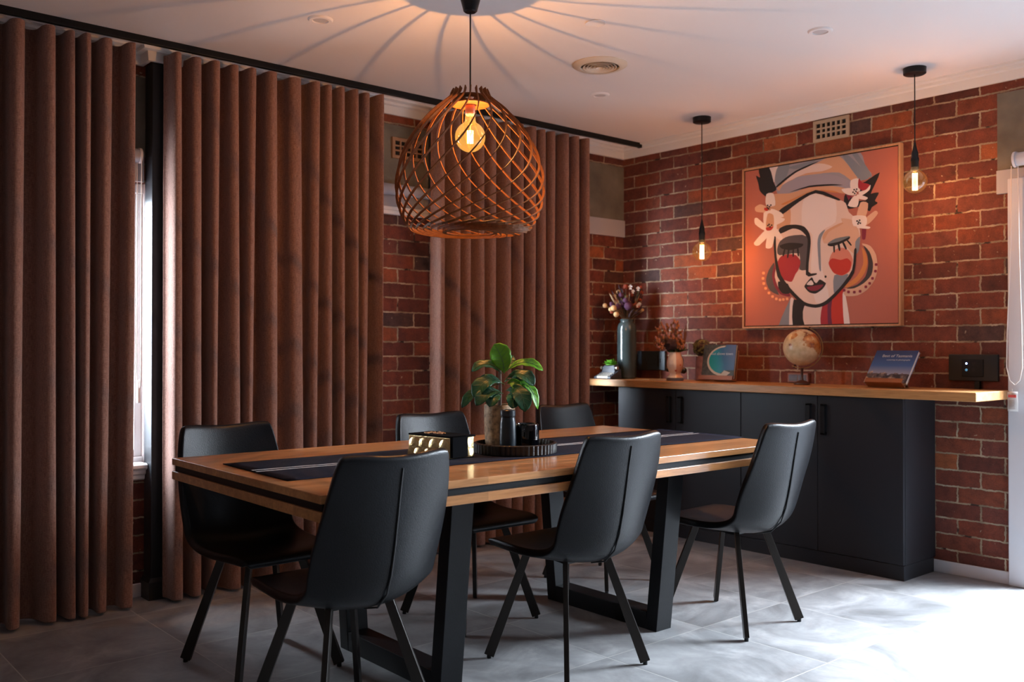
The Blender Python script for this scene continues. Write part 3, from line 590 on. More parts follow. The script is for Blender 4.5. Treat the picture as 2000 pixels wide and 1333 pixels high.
# ------------------------------------------------------------------ curtains and their track
t = empty('curtain_track', (.22,-4,ZC), 0, 'long black curtain track fixed to the ceiling along the window wall', 'curtain track')
MB().box(-.014,-2.2,-.032,.014,3.925,0).build('rail', M_BLACKM, t, smooth=0, bevel=.002)
MB().box(-.016,3.925,-.034,.016,3.94,0).build('end_cap', M_BLACKM, t, smooth=0, bevel=.002)
def curtain(y0, y1, peaks, seed, label):
    """peaks: y positions of the folds that stand out into the room"""
    rnd = random.Random(seed); t = empty('curtain', (.20,(y0+y1)/2,0), 0, label, 'curtain'); ym = (y0+y1)/2
    keys = []
    pk = sorted(peaks)
    for i, p in enumerate(pk):
        nx = pk[i+1] if i+1 < len(pk) else None
        keys.append((p, 'F'))
        if nx: keys.append(((p+nx)/2, 'B'))
    n = 10; top = 2.634; zs = [top, top-.012, top-.10, top-.35, 2.0, 1.6, 1.2, .8, .45, .2, .06, .012]
    amp = [(rnd.uniform(.70,1.12), rnd.uniform(-.016,.016), rnd.uniform(-.016,.016)) for _ in keys]
    pts = []  # (y, x) polyline in plan with parameter, omega folds
    prof = [(y0, -.6)] + [(y, 1 if k == 'F' else -1) for y, k in keys] + [(y1, -.6 if keys[-1][0] < y1-.02 else 1)]
    rows = []
    for zi, z in enumerate(zs):
        f = (top-z)/top; row = []
        for i in range(len(prof)-1):
            (ya, sa), (yb, sb) = prof[i], prof[i+1]
            aa = amp[min(max(i-1,0),len(amp)-1)]; ab = amp[min(i,len(amp)-1)]
            for k in range(n + (1 if i == len(prof)-2 else 0)):
                q = k/n
                sw = .5-.5*math.cos(PI*q)                 # smooth between crest and valley
                s = sa+(sb-sa)*sw
                y = ya+(yb-ya)*q + math.sin(2*PI*q)*(yb-ya)*.16*(1 if True else 0)
                y += (aa[1]+(ab[1]-aa[1])*q)*f*1.4 if 0 < i < len(prof)-2 else 0
                x = s*.068*(aa[0]+(ab[0]-aa[0])*sw) + (aa[2]+(ab[2]-aa[2])*sw)*f
                x += noise.noise(Vector((y*6, z*1.3, seed)))*.010*f
                row.append(Vector((x-.02, y-ym, z)))
        rows.append(row)
    b = MB(); b.grid(rows); o = b.build('drape', M_CURT, t, smooth=180)
    so = o.modifiers.new('thick', 'SOLIDIFY'); so.thickness = .003; so.offset = 0
    su = o.modifiers.new('sub', 'SUBSURF'); su.levels = 1; su.render_levels = 1
    return t
curtain(-5.55,-3.577,[-5.5,-5.36,-5.22,-5.06,-4.92,-4.78,-4.62,-4.47,-4.33,-4.20,-4.085,-3.955,-3.865,-3.805,-3.715,-3.60],3,'brown linen curtain hanging full length nearest the camera, left of the charcoal post')
curtain(-3.428,-2.222,[-3.395,-3.29,-3.20,-3.10,-3.01,-2.91,-2.76,-2.64,-2.565,-2.49,-2.41,-2.33,-2.245],5,'brown linen curtain hanging full length in the middle, right of the charcoal post')
curtain(-1.845,-.575,[-1.82,-1.71,-1.62,-1.52,-1.42,-1.31,-1.21,-1.10,-1.00,-.92,-.80,-.70,-.60],8,'brown linen curtain hanging full length behind the potted fig, nearest the corner')

# ================================================================== sideboard: two cabinets and the bench top
def cabinet(x0, x1, split, label, handles):
    t = empty('base_cabinet', ((x0+x1)/2,-.18,0), 0, label, 'cabinet', None); cx = (x0+x1)/2
    MB().box(x0-cx,-.16,.080,x1-cx,.178,.954).build('body', M_CAB, t, smooth=0, bevel=.001)
    MB().box(x0-cx,-.178,0,x1-cx,.160,.078).build('kickboard', M_CAB, t, smooth=0, bevel=.001)
    MB().box(x0-cx+.004,-.1620,.083,x1-cx-.004,-.158,.950).build('shadow_gap', M_CABIN, t, smooth=0)
    for (a, c, hx) in ((x0,split,handles[0]),(split,x1,handles[1])):
        d = MB().box(a-cx+.0015,-.182,.082,c-cx-.0015,-.162,.950).build('door', M_CAB, t, smooth=0, bevel=.0012)
        h = MB(); u = hx-cx; z0, z1 = .735, .905
        for z in (z0,z1-.012): h.box(u-.014,-.208,z,u+.014,-.182,z+.012)
        h.box(u-.014,-.208,z0,u+.014,-.197,z1)
        h.build('handle', M_BLACKM, d, smooth=0, bevel=.003)
    return t
cabinet(.285,1.286,.786,'dark charcoal two door cabinet under the bench top, left one nearest the corner',(.739,.832))
cabinet(1.288,2.298,1.801,'dark charcoal two door cabinet under the bench top, right one with exposed end',(1.752,1.845))
o = MB().box(0.002,-.42,.956,2.69,-.001,1.002).build('bench_top', M_OAKB, smooth=0, bevel=.004)
tag(o, 'long light timber bench top along the brick wall over the charcoal cabinets', 'bench top')

# ================================================================== dining table
TC = (1.672,-2.552); TR = -.0118
TL, TW, TZ = 2.368, 1.184, .792
t = empty('dining_table', (TC[0],TC[1],0), TR, 'large timber dining table with a black inlay band and black trestle legs', 'table')
l, w = TL/2, TW/2
MB().box(-w,-l,TZ-.026,w,l,TZ).build('table_top', M_OAK, t, smooth=0, bevel=.002)
MB().box(-w+.010,-l+.010,TZ-.050,w-.010,l-.010,TZ-.026).build('inlay_band', M_BLACKM, t, smooth=0)
MB().box(-w,-l,TZ-.081,w,l,TZ-.050).build('lower_frame', M_OAK, t, smooth=0, bevel=.002)
for yc in (-3.090,-1.953):
    y = yc-TC[1]; h = .048; zt = TZ-.081
    b0, b1, t0, t1, th = -.345, .345, -.42, .42, .062
    o = MB().box(b0+th-.004,y-h+.001,0.0,b1-th+.004,y+h-.001,.075).build('trestle', M_BLACKM, t, smooth=0, bevel=.002)
    for s in (-1,1):
        MB().hexa([(s*b1-s*th,y-h,.0),(s*b1,y-h,.0),(s*b1,y+h,0),(s*b1-s*th,y+h,0),(s*t1-s*th,y-h,zt),(s*t1,y-h,zt),(s*t1,y+h,zt),(s*t1-s*th,y+h,zt)]).build('leg', M_BLACKM, o, smooth=0, bevel=.002)
    MB().box(t0+th-.01,y-h+.004,zt-.03,t1-th+.01,y+h-.004,zt-.001).build('top_rail', M_BLACKM, o, smooth=0, bevel=.002)

# runner with two cream stripes, fringed at the far end
RA = (1.655,-3.672); RB = (1.745,-1.372); d = Vector((RB[0]-RA[0],RB[1]-RA[1],0)); RL = d.length; rz = math.atan2(-d.x,d.y)
t = empty('table_runner', ((RA[0]+RB[0])/2,(RA[1]+RB[1])/2,TZ), rz, 'navy woven table runner with two thin cream stripes along the dining table', 'table runner')
hw = .272; b = MB(); ny = 46; nx = 12
def rzf(x, y): return .0035+.0016*noise.noise(Vector((x*9, y*4, 3.1)))+.0012*abs(noise.noise(Vector((x*3, y*11, 8))))
rows = []
for j in range(ny+1):
    y = -RL/2+RL*j/ny; wv = .004*noise.noise(Vector((y*3,0,1)))
    rows.append([Vector((x*hw+wv, y, rzf(x*hw,y))) for x in [-1+2*i/nx for i in range(nx+1)]])
b.grid(rows); o = b.build('cloth', M_RUN, t, smooth=180, normals=False)
so = o.modifiers.new('thick','SOLIDIFY'); so.thickness = .0025; so.offset = -1
for x in (-.020,.016):
    b = MB(); b.grid([[Vector((x-.006, y, rzf(x,y)+.0009)), Vector((x+.006, y, rzf(x,y)+.0009))] for y in [-RL/2+.004+(RL-.008)*j/ny for j in range(ny+1)]]); b.build('stripe', M_RUNW, t, smooth=180)
b = MB(); rr = random.Random(2)
for k in range(90):
    x = -hw+.006+2*(hw-.006)*k/89; y = RL/2; a = rr.uniform(-.006,.006)
    b.tube([(x,y-.004,.003),(x+a*.5,y+.012,.0045),(x+a,y+.024+rr.uniform(0,.01),.0035)], .0011, 4)
b.build('fringe', M_RUN, t)
tag([c for c in t.children if c.name.startswith('fringe')][0], kind='stuff')

# ------------------------------------------------------------------ chairs
PROF = [ # v, x, z, halfwidth, edge curl
 (0,.236,.428,.168,0),(.04,.252,.438,.182,0),(.08,.258,.453,.190,0),(.13,.244,.467,.198,.0),(.22,.190,.470,.206,.004),(.32,.11,.462,.214,.010),(.42,.02,.450,.220,.020),
 (.50,-.06,.441,.222,.034),(.57,-.135,.438,.222,.052),(.63,-.195,.452,.220,.070),(.68,-.232,.490,.219,.080),(.73,-.252,.545,.220,.080),(.80,-.270,.625,.222,.072),(.87,-.285,.712,.216,.052),(.93,-.299,.800,.208,.038),(.975,-.312,.870,.195,.032),(1,-.320,.905,.182,.030)]
def shell_point(u, i):
    v, x, z, hw, c = PROF[i]
    a = PROF[max(i-1,0)]; bb = PROF[min(i+1,len(PROF)-1)]
    tx, tz = bb[1]-a[1], bb[2]-a[2]; L = math.hypot(tx,tz); tx /= L; tz /= L
    nx, nz = -tz*-1, tx*-1   # normal towards the sitter
    nx, nz = tz, -tx
    k = abs(u)**2.0
    p = Vector((x+nx*c*k, u*hw, z+nz*c*k))
    if i >= len(PROF)-2: p.z -= .016*abs(u)**6*(1 if i == len(PROF)-1 else .4); p.z += .014*abs(u)**2
    return p
def make_chair():
    root = empty('dining_chair', (0,0,0)); tag(root, None, 'chair', None)
    us = [-1,-.96,-.86,-.7,-.5,-.25,0,.25,.5,.7,.86,.96,1]
    b = MB(); b.grid([[shell_point(u,i) for u in us] for i in range(len(PROF))])
    me = b.build('padded_shell', M_LEATHER, root, smooth=180, normals=False)
    so = me.modifiers.new('pad','SOLIDIFY'); so.thickness = .030; so.offset = -1 if True else 0
    su = me.modifiers.new('sub','SUBSURF'); su.levels = 2; su.render_levels = 2
    # outside back seam
    def outer(u, i, off):
        p = shell_point(u,i); v, x, z, hw, c = PROF[i]; a = PROF[max(i-1,0)]; bb = PROF[min(i+1,len(PROF)-1)]
        tx, tz = bb[1]-a[1], bb[2]-a[2]; L = math.hypot(tx,tz); nx, nz = tz/L, -tx/L
        return p-Vector((nx,0,nz))*off
    b = MB(); b.tube([outer(0,i,.0305) for i in range(8,len(PROF)-1)], .0032, 8); b.build('back_seam', M_PIPE, root)
    b = MB(); b.hexa([(-.09,-.09,.404),(.10,-.09,.418),(.10,.09,.418),(-.09,.09,.404),(-.09,-.09,.420),(.10,-.09,.432),(.10,.09,.432),(-.09,.09,.420)]); b.build('under_frame', M_BLACKM, root, smooth=0)
    for sx in (-1,1):
        for sy in (-1,1):
            top = Vector((sx*.105,sy*.105,.430)); foot = Vector((sx*.222,sy*.207,.012))
            dr = Vector((sx,sy,0)).normalized(); b = MB(); pts = [top, foot]
            b.tube(pts, [.030,.040], up=[dr,dr], w=.019)
            lg = b.build('leg', M_LEG, root, smooth=0, bevel=.002)
            MB().cyl((foot.x,foot.y,0),.009,.014,12).build('foot_cap', M_PLASTICB, lg)
    return root
c0 = make_chair()
CH = [((2.010,-3.535),PI+.02,'black leather dining chair on the near side of the table, nearest the camera'),
      ((2.036,-2.552),PI-.01,'black leather dining chair, middle one of the three on the near side of the table'),
      ((2.118,-1.612),PI+.03,'black leather dining chair on the near side, in front of the charcoal cabinet handles'),
      ((1.296,-3.465),.03,'black leather dining chair on the far side, leftmost, before the middle curtain'),
      ((1.312,-2.460),.0,'black leather dining chair on the far side, between gold box and bare brick strip'),
      ((1.240,-1.512),.0,'black leather dining chair on the far side, rightmost, before the far curtain')]
for i, ((x,y),rz,lab) in enumerate(CH):
    c = c0 if i == 0 else copy_tree(c0)
    c.location = (x,y,0); c.rotation_euler = (0,0,rz); tag(c, lab, 'chair', 'dining chairs around the table')

# ------------------------------------------------------------------ things on the table
TT = TZ+.005
M_GOLD = P('hammered_gold', (.80,.60,.30), .28, metal=1, bump=.25, bscale=120, var=.12, vscale=30)
M_VELVET = P('black_velvet', (.003,.003,.004), .9, spec=.05)
# gold box with wavy scales, wide black band and embossed top
gl, dep, ang = .228, .132, .145
e1 = Vector((math.cos(ang),math.sin(ang),0)); e2 = Vector((-math.sin(ang),math.cos(ang),0)); gc = Vector((1.828,-2.962,0))-e1*gl/2+e2*dep/2
t = empty('gold_box', (gc.x,gc.y,TT), ang, 'gold box with a scalloped hammered pattern and a black band, on the table runner', 'box')
bh = .080; b = MB(); b.box(-gl/2,-dep/2,0,gl/2,dep/2,bh); b.build('box_body', M_GOLD, t, smooth=0, bevel=.003)
def scale_patch(b, cx, cz, r, y, clipx, ztop, flip=-1, side=None):
    """one raised scale: an upturned shell, deepest under its arched rim"""
    rows = []
    for i in range(7):
        rr = r*i/6; row = []
        for k in range(13):
            a = PI*k/12; x = cx+rr*math.cos(a); z = cz+rr*math.sin(a)*1.15
            x = max(-clipx,min(clipx,x)); z = max(.002,min(ztop,z))
            dpt = .0015+.0075*(1-(i/6)**2)
            row.append(Vector((x, y+flip*dpt, z)) if side is None else Vector((side+(1 if side > 0 else -1)*dpt, x, z)))
        rows.append(row)
    # rim drops back to the face
    row = [Vector((p.x, y, p.z)) if side is None else Vector((side, p.y, p.z)) for p in rows[-1]]; rows.append(row); b.grid(rows)
r = .0335
for j, cz in enumerate((.040,.002)):
    for k in range(6):
        cx = -gl/2+.028+k*.0560-(.028 if j else 0)
        if cx < gl/2-.010: b = MB(); scale_patch(b, cx, cz, r*.84, -dep/2, gl/2-.003, bh-.003); b.build('raised_scale', M_GOLD, t, smooth=30)
    cy = dep/2-.022 if j else dep/2-.036
    b = MB(); scale_patch(b, cy, cz, r*.8, 0, dep/2-.003, bh-.003, side=gl/2); b.build('raised_scale', M_GOLD, t, smooth=30)
b = MB(); y0, y1 = -dep/2+.001, -dep/2+.086
b.box(-gl/2-.004,y0,bh-.001,gl/2+.013,dep/2-.004,bh+.006); b.box(gl/2-.001,y0,.004,gl/2+.013,y1,bh+.006)
b.build('black_band', M_VELVET, t, smooth=0, bevel=.002)
b = MB(); rr = random.Random(4)
for k in range(34):
    a = rr.uniform(0,2*PI); q = math.sqrt(rr.random())
    b.sphere((-.03+q*.055*math.cos(a), q*.035*math.sin(a), bh+.007), rr.uniform(.004,.008), 8, (1,1,.55))
b.build('embossed_crest', P('antique_gold', (.55,.38,.24), .35, metal=.9), t)

# round tray with a fluted side
TRC = (1.795,-2.607)
t = empty('round_tray', (TRC[0],TRC[1],TT), 0, 'round dark tray with a fluted rim holding the potted fig, on the table', 'tray')
fl = lambda a, z: 1+.018*abs(math.sin(a*26)) if z > .001 else 1
M_TRAY = P('tray_black', (.013,.011,.011), .32); M_TRAYIN = wood_mat('tray_inner', (.05,.022,.012), (.10,.045,.024), 0, .35)
lathe_obj('tray_rim', [(.160,0),(.165,.002),(.166,.038),(.163,.041),(.156,.041),(.154,.038),(.154,.012)], M_TRAY, t, n=208, mod=lambda a, z: (1+.022*abs(math.sin(a*26)) if .0015 < z < .0395 else 1), cap1=False)
lathe_obj('tray_base', [(.155,.010),(.155,.0125)], M_TRAYIN, t, n=64)
TP = TT+.0125
# speckled planter with the fig
PC = (1.7016,-2.612); PH = .176
t = empty('potted_fig', (PC[0],PC[1],TP), 0, 'fiddle leaf fig with glossy leaves in a tall tan speckled pot on the tray', 'plant')
lathe_obj('plant_pot', [(.054,0),(.058,.004),(.062,.06),(.064,.12),(.064,PH-.004),(.062,PH),(.057,PH-.002),(.056,PH-.03)], P('speckled_stone', (.40,.25,.13), .62, bump=.25, bscale=60, var=.55, vscale=55), t, n=40, cap1=False)
lathe_obj('soil', [(.0565,PH-.032),(.0565,PH-.028)], P('soil', (.03,.02,.013), .95, bump=.6, bscale=90), t)
b = MB(); st = [(0,0,PH-.03),(.004,.0,PH+.05),(-.002,.004,PH+.12),(.0,.002,PH+.19)]; b.tube(st, [.008,.007,.006,.004], 8)
b.build('stem', P('stem_brown', (.10,.055,.03), .7), t)
M_LF = P('leaf_dark', (.009,.078,.034), .38, var=.35, vscale=18, spec=.4); M_LF2 = P('leaf_young', (.12,.38,.012), .45, var=.2, vscale=20)
M_VEIN = P('leaf_vein', (.07,.17,.07), .4)
RR = Vector((.652,.758,0)); FF = Vector((-.758,.652,0)); ZZ = Vector((0,0,1))   # along the long view, used to arrange sprays
def V3(a, f, z): return RR*a+FF*f+ZZ*z
def fig_leaf(p0, p1, p2, width, nrm, mat, parent, cup=.2):
    """obovate leaf on a curved midrib p0-p1-p2, blade facing nrm, with waved edges and raised veins"""
    n = 16; m = 10; rows = []; mid = []; nrm = Vector(nrm).normalized()
    for i in range(n+1):
        s = i/n; p = p0*(1-s)**2+p1*2*s*(1-s)+p2*s*s; tg = ((p1-p0)*(1-s)+(p2-p1)*s).normalized()
        side = tg.cross(nrm).normalized(); up = side.cross(tg).normalized()
        wv = width*.5*(math.sin(PI*min(1,.03+.97*s**1.25))**.62)*(.42+.62*s) ; wv = max(wv*(1 if s > .12 else s/.12*.8+.1), .0012)
        row = []
        for k in range(m+1):
            q = -1+2*k/m
            z = cup*abs(q)**1.3*wv+.13*wv*math.sin(s*15+q*2.6)*abs(q)**2 + .0012*math.cos(s*34-abs(q)*3)*abs(q)
            row.append(p+side*q*wv*(1+.04*math.sin(s*40+q))+up*z)
        rows.append(row); mid.append(p+up*.0010)
    b = MB(); b.grid(rows); lf = b.build('leaf', mat, parent, smooth=180)
    so = lf.modifiers.new('th','SOLIDIFY'); so.thickness = .0008
    b = MB(); b.tube(mid[:-1], [.0015-.0009*i/len(mid) for i in range(len(mid)-1)], 5)
    for i in range(3,n-2,2):
        for s_ in (1,-2):
            e = rows[i+2][s_]; mm = (mid[i]+rows[i+1][m//2+(2 if s_ < 0 else -2)])/2+up*.0006; b.tube([mid[i], rows[i+1][3 if s_ == 1 else m-3]+up*.0006, e+up*.0006], .0005, 4)
    b.build('leaf_veins', M_VEIN, lf)
pz = PH
TOC = (.0,-1,.25)
def L3(px, py, f): return V3((px-975)/490, f, pz+(790-py)/490)
LEAVES = [ # base, bend, tip (px-like x, y, depth), width, facing (right, away, up), young
 ((984,728,0),(986,700,-.01),(964,668,-.03),.112,(0,-1,.25),1),
 ((980,728,0),(950,690,.0),(919,724,-.02),.062,(-.3,-.75,.75),0),
 ((990,722,0),(1025,688,.01),(1063,722,-.01),.062,(.2,-.7,.8),1),
 ((980,748,0),(948,722,-.05),(924,775,-.07),.090,(-.3,-.9,.5),0),
 ((988,738,0),(1022,712,-.03),(1044,752,-.05),.078,(.2,-.8,.7),0),
 ((972,768,-.01),(925,745,-.04),(900,796,-.05),.058,(-.4,-.9,.4),0),
 ((982,768,-.02),(950,750,-.08),(930,790,-.10),.075,(-.2,-.9,.6),0),
 ((988,762,-.02),(1022,745,-.08),(1026,802,-.10),.094,(.15,-1,.45),0),
 ((1000,755,.0),(1040,730,.01),(1052,800,.0),.056,(.6,-.8,.4),1),
 ((990,748,.0),(1005,735,-.03),(1014,764,-.04),.055,(.1,-.9,.5),1),
 ((985,726,.02),(992,706,.05),(1002,692,.07),.060,(0,-1,.3),0),
 ((978,772,-.03),(965,764,-.08),(955,792,-.10),.070,(0,-.8,.7),0),
 ((990,772,-.02),(1010,760,-.05),(1000,796,-.09),.080,(.1,-.8,.7),0),
 ((985,750,.02),(960,738,.09),(940,770,.12),.090,(-.2,.5,.8),0),
 ((985,745,.02),(1005,730,.09),(1030,760,.12),.090,(.2,.5,.8),0),
]
for (q0, q1, q2, W_, nr, yg) in LEAVES:
    fig_leaf(L3(*q0), L3(*q1), L3(*q2), W_, V3(*nr), M_LF2 if yg else M_LF, t)
# slim black bottle
t = empty('black_bottle', (1.804,-2.654,TP), 0, 'slim matt black bottle with a collared neck in front of the tan plant pot', 'bottle')
lathe_obj('bottle_body', [(.030,0),(.033,.003),(.034,.05),(.032,.11),(.029,.128),(.0285,.134),(.031,.137),(.031,.158),(.028,.161),(.020,.161),(.019,.14)], P('satin_black', (.012,.018,.024), .3), t, n=36)
lathe_obj('neck_groove', [(.0292,.130),(.0292,.1335)], M_DARKG, t, n=36)
# glossy black candle jar
t = empty('candle_jar', (1.814,-2.562,TP), 0, 'glossy black round candle jar at the right of the tray', 'candle jar')
lathe_obj('jar', [(.044,0),(.049,.004),(.051,.02),(.051,.088),(.049,.098),(.044,.102),(.042,.099),(.042,.07)], P('gloss_black', (.002,.002,.003), .03, spec=.8), t, n=40, cap1=False)
lathe_obj('wax', [(.0425,.065),(.0425,.072)], P('dark_wax', (.02,.018,.02), .5), t)

# ================================================================== the big plywood pendant
PX, PY, PB = 1.672, -2.744, 2.077
t = empty('basket_pendant_lamp', (PX,PY,ZC), 0, 'large basket pendant lamp of twisted plywood ribs with glowing globe bulb over the table', 'pendant lamp')
zc = lambda z: z-ZC
lathe_obj('ceiling_rose', [(.022,zc(2.585)),(.028,zc(2.590)),(.050,zc(2.672)),(.050,0)], M_PLASTICB, t, n=32)
b = MB().tube([(0,0,zc(2.585)),(0,0,zc(2.23))], .0032, 8); b.build('cord', M_PLASTICB, t)
sh = empty('lamp_shade', (0,0,0)); sh.parent = t
rb = [(.066,2.266,0),(.080,2.240,.02),(.104,2.218,.06),(.155,2.176,.14),(.212,2.112,.27),(.260,2.035,.44),(.289,1.955,.66),(.299,1.890,.88),(.297,1.825,1.16),(.283,1.770,1.50),(.262,1.725,1.92),(.244,1.700,2.28),(.215,1.692,2.62),(.175,1.690,3.0),(.135,1.691,3.45),(.108,1.692,3.85)]
def cr(p0,p1,p2,p3,t_): return tuple(.5*((2*b)+(c-a)*t_+(2*a-5*b+4*c-d)*t_*t_+(3*b-a-3*c+d)*t_**3) for a,b,c,d in zip(p0,p1,p2,p3))
fine = []
for i in range(len(rb)-1):
    for q in (0,.33,.66): fine.append(cr(rb[max(i-1,0)],rb[i],rb[i+1],rb[min(i+2,len(rb)-1)],q))
fine.append(rb[-1])
NR = 20
def rib_mesh():
    b = MB(); pts = [Vector((r*math.cos(-a),r*math.sin(-a),zc(z))) for r,z,a in fine]; ups = []
    for i, (r,z,a) in enumerate(fine):
        if z > 1.72: ups.append(Vector((math.cos(-a),math.sin(-a),.25)))
        else:
            k = min(1,(1.72-z)/.03+.0); ups.append(Vector((math.cos(-a),math.sin(-a),.25))*(1-k)+Vector((0,0,1))*k)
    wd = [ .017 if i < 3 else .0100 for i in range(len(pts))]
    b.tube(pts, wd, up=ups, w=.0036); return b
rib0 = rib_mesh().build('rib', M_PLY, sh, smooth=0)
for k in range(1,NR):
    c = rib0.copy(); COL.objects.link(c); c.rotation_euler = (0,0,2*PI*k/NR+.0)
b = MB()
for z, r0, r1 in ((2.236,.022,.070),(2.206,.022,.078)):
    b.lathe([(r0,zc(z)),(r1,zc(z)),(r1,zc(z)+.005),(r0,zc(z)+.005),(r0,zc(z))], 48, cap0=False, cap1=False)
b.build('top_ring', M_PLY, sh, smooth=20)
b = MB(); b.lathe([(.095,zc(1.686)),(.112,zc(1.686)),(.112,zc(1.691)),(.095,zc(1.691)),(.095,zc(1.686))], 48, cap0=False, cap1=False); b.build('bottom_ring', M_PLY, sh, smooth=20)
lathe_obj('lamp_socket', [(.018,zc(2.165)),(.021,zc(2.17)),(.021,zc(2.215)),(.013,zc(2.232)),(.006,zc(2.24))], P('copper_socket', (.62,.30,.20), .35, metal=.7), t, n=24)
def bulb(parent, z, r, neck, es, gcol, ge, filh, filr, power, lcol):
    gm = glass_mat('bulb_glass_%s' % parent.name, gcol, .02, .05, (1,.55,.12) if ge else None, ge)
    prof = []
    for i in range(15):
        a = PI*i/14*.86; prof.append((max(.0005, r*math.sin(a)), z-r*math.cos(a)))
    prof += [(r*.36, z+r*1.04), (r*.32, neck)]
    o = lathe_obj('bulb', prof, gm, parent, n=32, cap1=False)
    fm = P('filament_%s' % parent.name, (1,.6,.2), .5, emit=(1,.56,.16), estr=es)
    b = MB()
    for k in range(10):
        a = 2*PI*k/10; a2 = a+.3
        b.tube([(filr*math.cos(a),filr*math.sin(a),z-filh/2),(filr*math.cos(a2),filr*math.sin(a2),z+filh/2)], .0009 if ge else .0021, 6)
    b.build('filament', fm, o)
    b = MB(); b.tube([(0,0,z+filh/2),(0,0,neck)], .002, 6); b.build('filament_post', P('post_glass', (.5,.4,.3), .3), o)
    d = bpy.data.lights.new('bulb_light','POINT'); d.energy = power; d.color = lcol; d.shadow_soft_size = .004
    lo = bpy.data.objects.new('bulb_light', d); COL.objects.link(lo); lo.parent = parent; lo.location = (0,0,z-filh/2-.006)
    return o
bulb(t, zc(PB), .062, zc(2.166), 90, (1,.72,.36), .38, .050, .012, 25, (1,.58,.29))

# ------------------------------------------------------------------ two small filament pendants over the bench
for (x, zb, lab) in ((.972,1.828,'small hanging filament bulb on black cord left of the painting'),(2.347,2.087,'small hanging filament bulb on black cord right of the painting')):
    t = empty('bulb_pendant', (x,-.33,ZC), 0, lab, 'pendant lamp')
    lathe_obj('ceiling_canopy', [(.050,-.034),(.056,-.030),(.057,0)], M_PLASTICB, t, n=32)
    zt = zc(zb)
    MB().tube([(0,0,-.034),(0,0,zt+.20)], .0030, 8).build('cord', M_PLASTICB, t)
    lathe_obj('lamp_socket', [(.016,zt+.060),(.019,zt+.066),(.019,zt+.105),(.021,zt+.108),(.021,zt+.122),(.017,zt+.128),(.017,zt+.150),(.012,zt+.165),(.004,zt+.205)], M_PLASTICB, t, n=24)
    bulb(t, zt, .061, zt+.075, 30, (1,.86,.68), .05, .088, .012, 8.5, (1,.46,.17))

# ================================================================== painting
t = empty('framed_painting', (1.5975,-.020,1.858), 0, 'large square framed painting of a stylised face with closed eyes on a salmon ground', 'painting')
fx, fz, fw = .5265, .514, .011
b = MB(); b.box(-fx,-.022,-fz,-fx+fw,.018,fz); b.box(fx-fw,-.022,-fz,fx,.018,fz); b.box(-fx+fw,-.022,-fz,fx-fw,.018,-fz+fw); b.box(-fx+fw,-.022,fz-fw,fx-fw,.018,fz)
b.build('picture_frame', M_FRAME, t, smooth=0, bevel=.001)
MB().box(-fx+fw,-.012,-fz+fw,fx-fw,.010,fz-fw).build('shadow_gap', M_DARKG, t, smooth=0)
PC_ = {'bg':(.42,.135,.10),'gray':(.30,.29,.34),'light':(.74,.64,.62),'bluegray':(.20,.23,.28),'peach':(.60,.33,.20),'skin':(.70,.54,.48),'black':(.010,.009,.012),'lilac':(.33,.30,.36),
 'orange':(.58,.22,.07),'maroon':(.20,.018,.045),'crimson':(.36,.022,.035),'purple':(.13,.02,.06),'red':(.50,.035,.022),'gray2':(.075,.065,.075),'peachpale':(.64,.40,.29),'dark':(.04,.035,.04),
 'graylid':(.16,.18,.20),'blush':(.62,.22,.16),'white':(.78,.68,.65),'dotor':(.85,.38,.20)}
names = list(PC_); mats = [P('paint_'+k, v, .75, bump=.15, bscale=300) for k, v in PC_.items()]
b = MB(); b.mi = 0; b.box(-fx+fw+.006,-.0135,-fz+fw+.006,fx-fw-.006,.0,fz-fw-.006)
cxl, czl = fx-fw-.0065, fz-fw-.0065
for i, (c, ps) in enumerate(PAINT):
    b.mi = names.index(c); y = -.0137-.00005*i
    pts = [(max(-cxl,min(cxl,x-1.5975)), y, max(-czl,min(czl,z-1.858))) for x, z in ps]
    # round the traced outline into a brushed curve
    q = []
    n = len(pts)
    if n > 3:
        for k in range(n):
            p0, p1, p2, p3 = (Vector(pts[(k+j)%n]) for j in (-1,0,1,2))
            q.append(p1)
            for s in (.33,.67):
                v = .5*((2*p1)+(p2-p0)*s+(2*p0-5*p1+4*p2-p3)*s*s+(3*p1-p0-3*p2+p3)*s**3); lin = p1+(p2-p1)*s
                v = lin+(v-lin)*.75; q.append(Vector((max(-cxl,min(cxl,v.x)),y,max(-czl,min(czl,v.z)))))
        pts = q
    b.poly(pts)
o = b.build('canvas', mats, t, smooth=0, normals=False)

# ================================================================== things on the bench
BT = 1.003
# miniature typewriter planter
M_TYP = P('typewriter_grey', (.03,.036,.05), .45)
t = empty('typewriter_ornament', (.175,-.345,BT), -.0, 'miniature dark grey typewriter ornament at the left end of the bench', 'ornament')
b = MB(); b.hexa([(-.080,-.062,0),(.080,-.062,0),(.080,.055,0),(-.080,.055,0),(-.080,-.062,.016),(.080,-.062,.016),(.075,.050,.070),(-.075,.050,.070)])
b.hexa([(-.066,-.004,.040),(.066,-.004,.040),(.066,.055,.05),(-.066,.055,.05),(-.050,.006,.094),(.050,.006,.094),(.055,.050,.098),(-.055,.050,.098)])
b.build('body', M_TYP, t, smooth=0, bevel=.005)
b = MB()
for r in range(3):
    for k in range(8): b.cyl((-.052+k*.0148+r*.003,-.045+r*.016,.020+r*.0075), .0045, .008, 10)
b.build('keys', P('key_metal', (.45,.42,.36), .35, metal=.6), t); 
b = MB(); b.tube([(-.066,.012,.075),(.066,.012,.075)], .0095, 16); b.build('platen_roller', P('roller', (.03,.03,.035), .5), t)
MB().box(-.050,-.063,.006,.050,-.0585,.020).build('space_bar', P('ivory_bar', (.62,.58,.42), .4), t, smooth=0, bevel=.002)
b = MB()
for s in (-1,1): b.tube([(s*.066,.012,.075),(s*.078,.012,.075)], .011, 14)
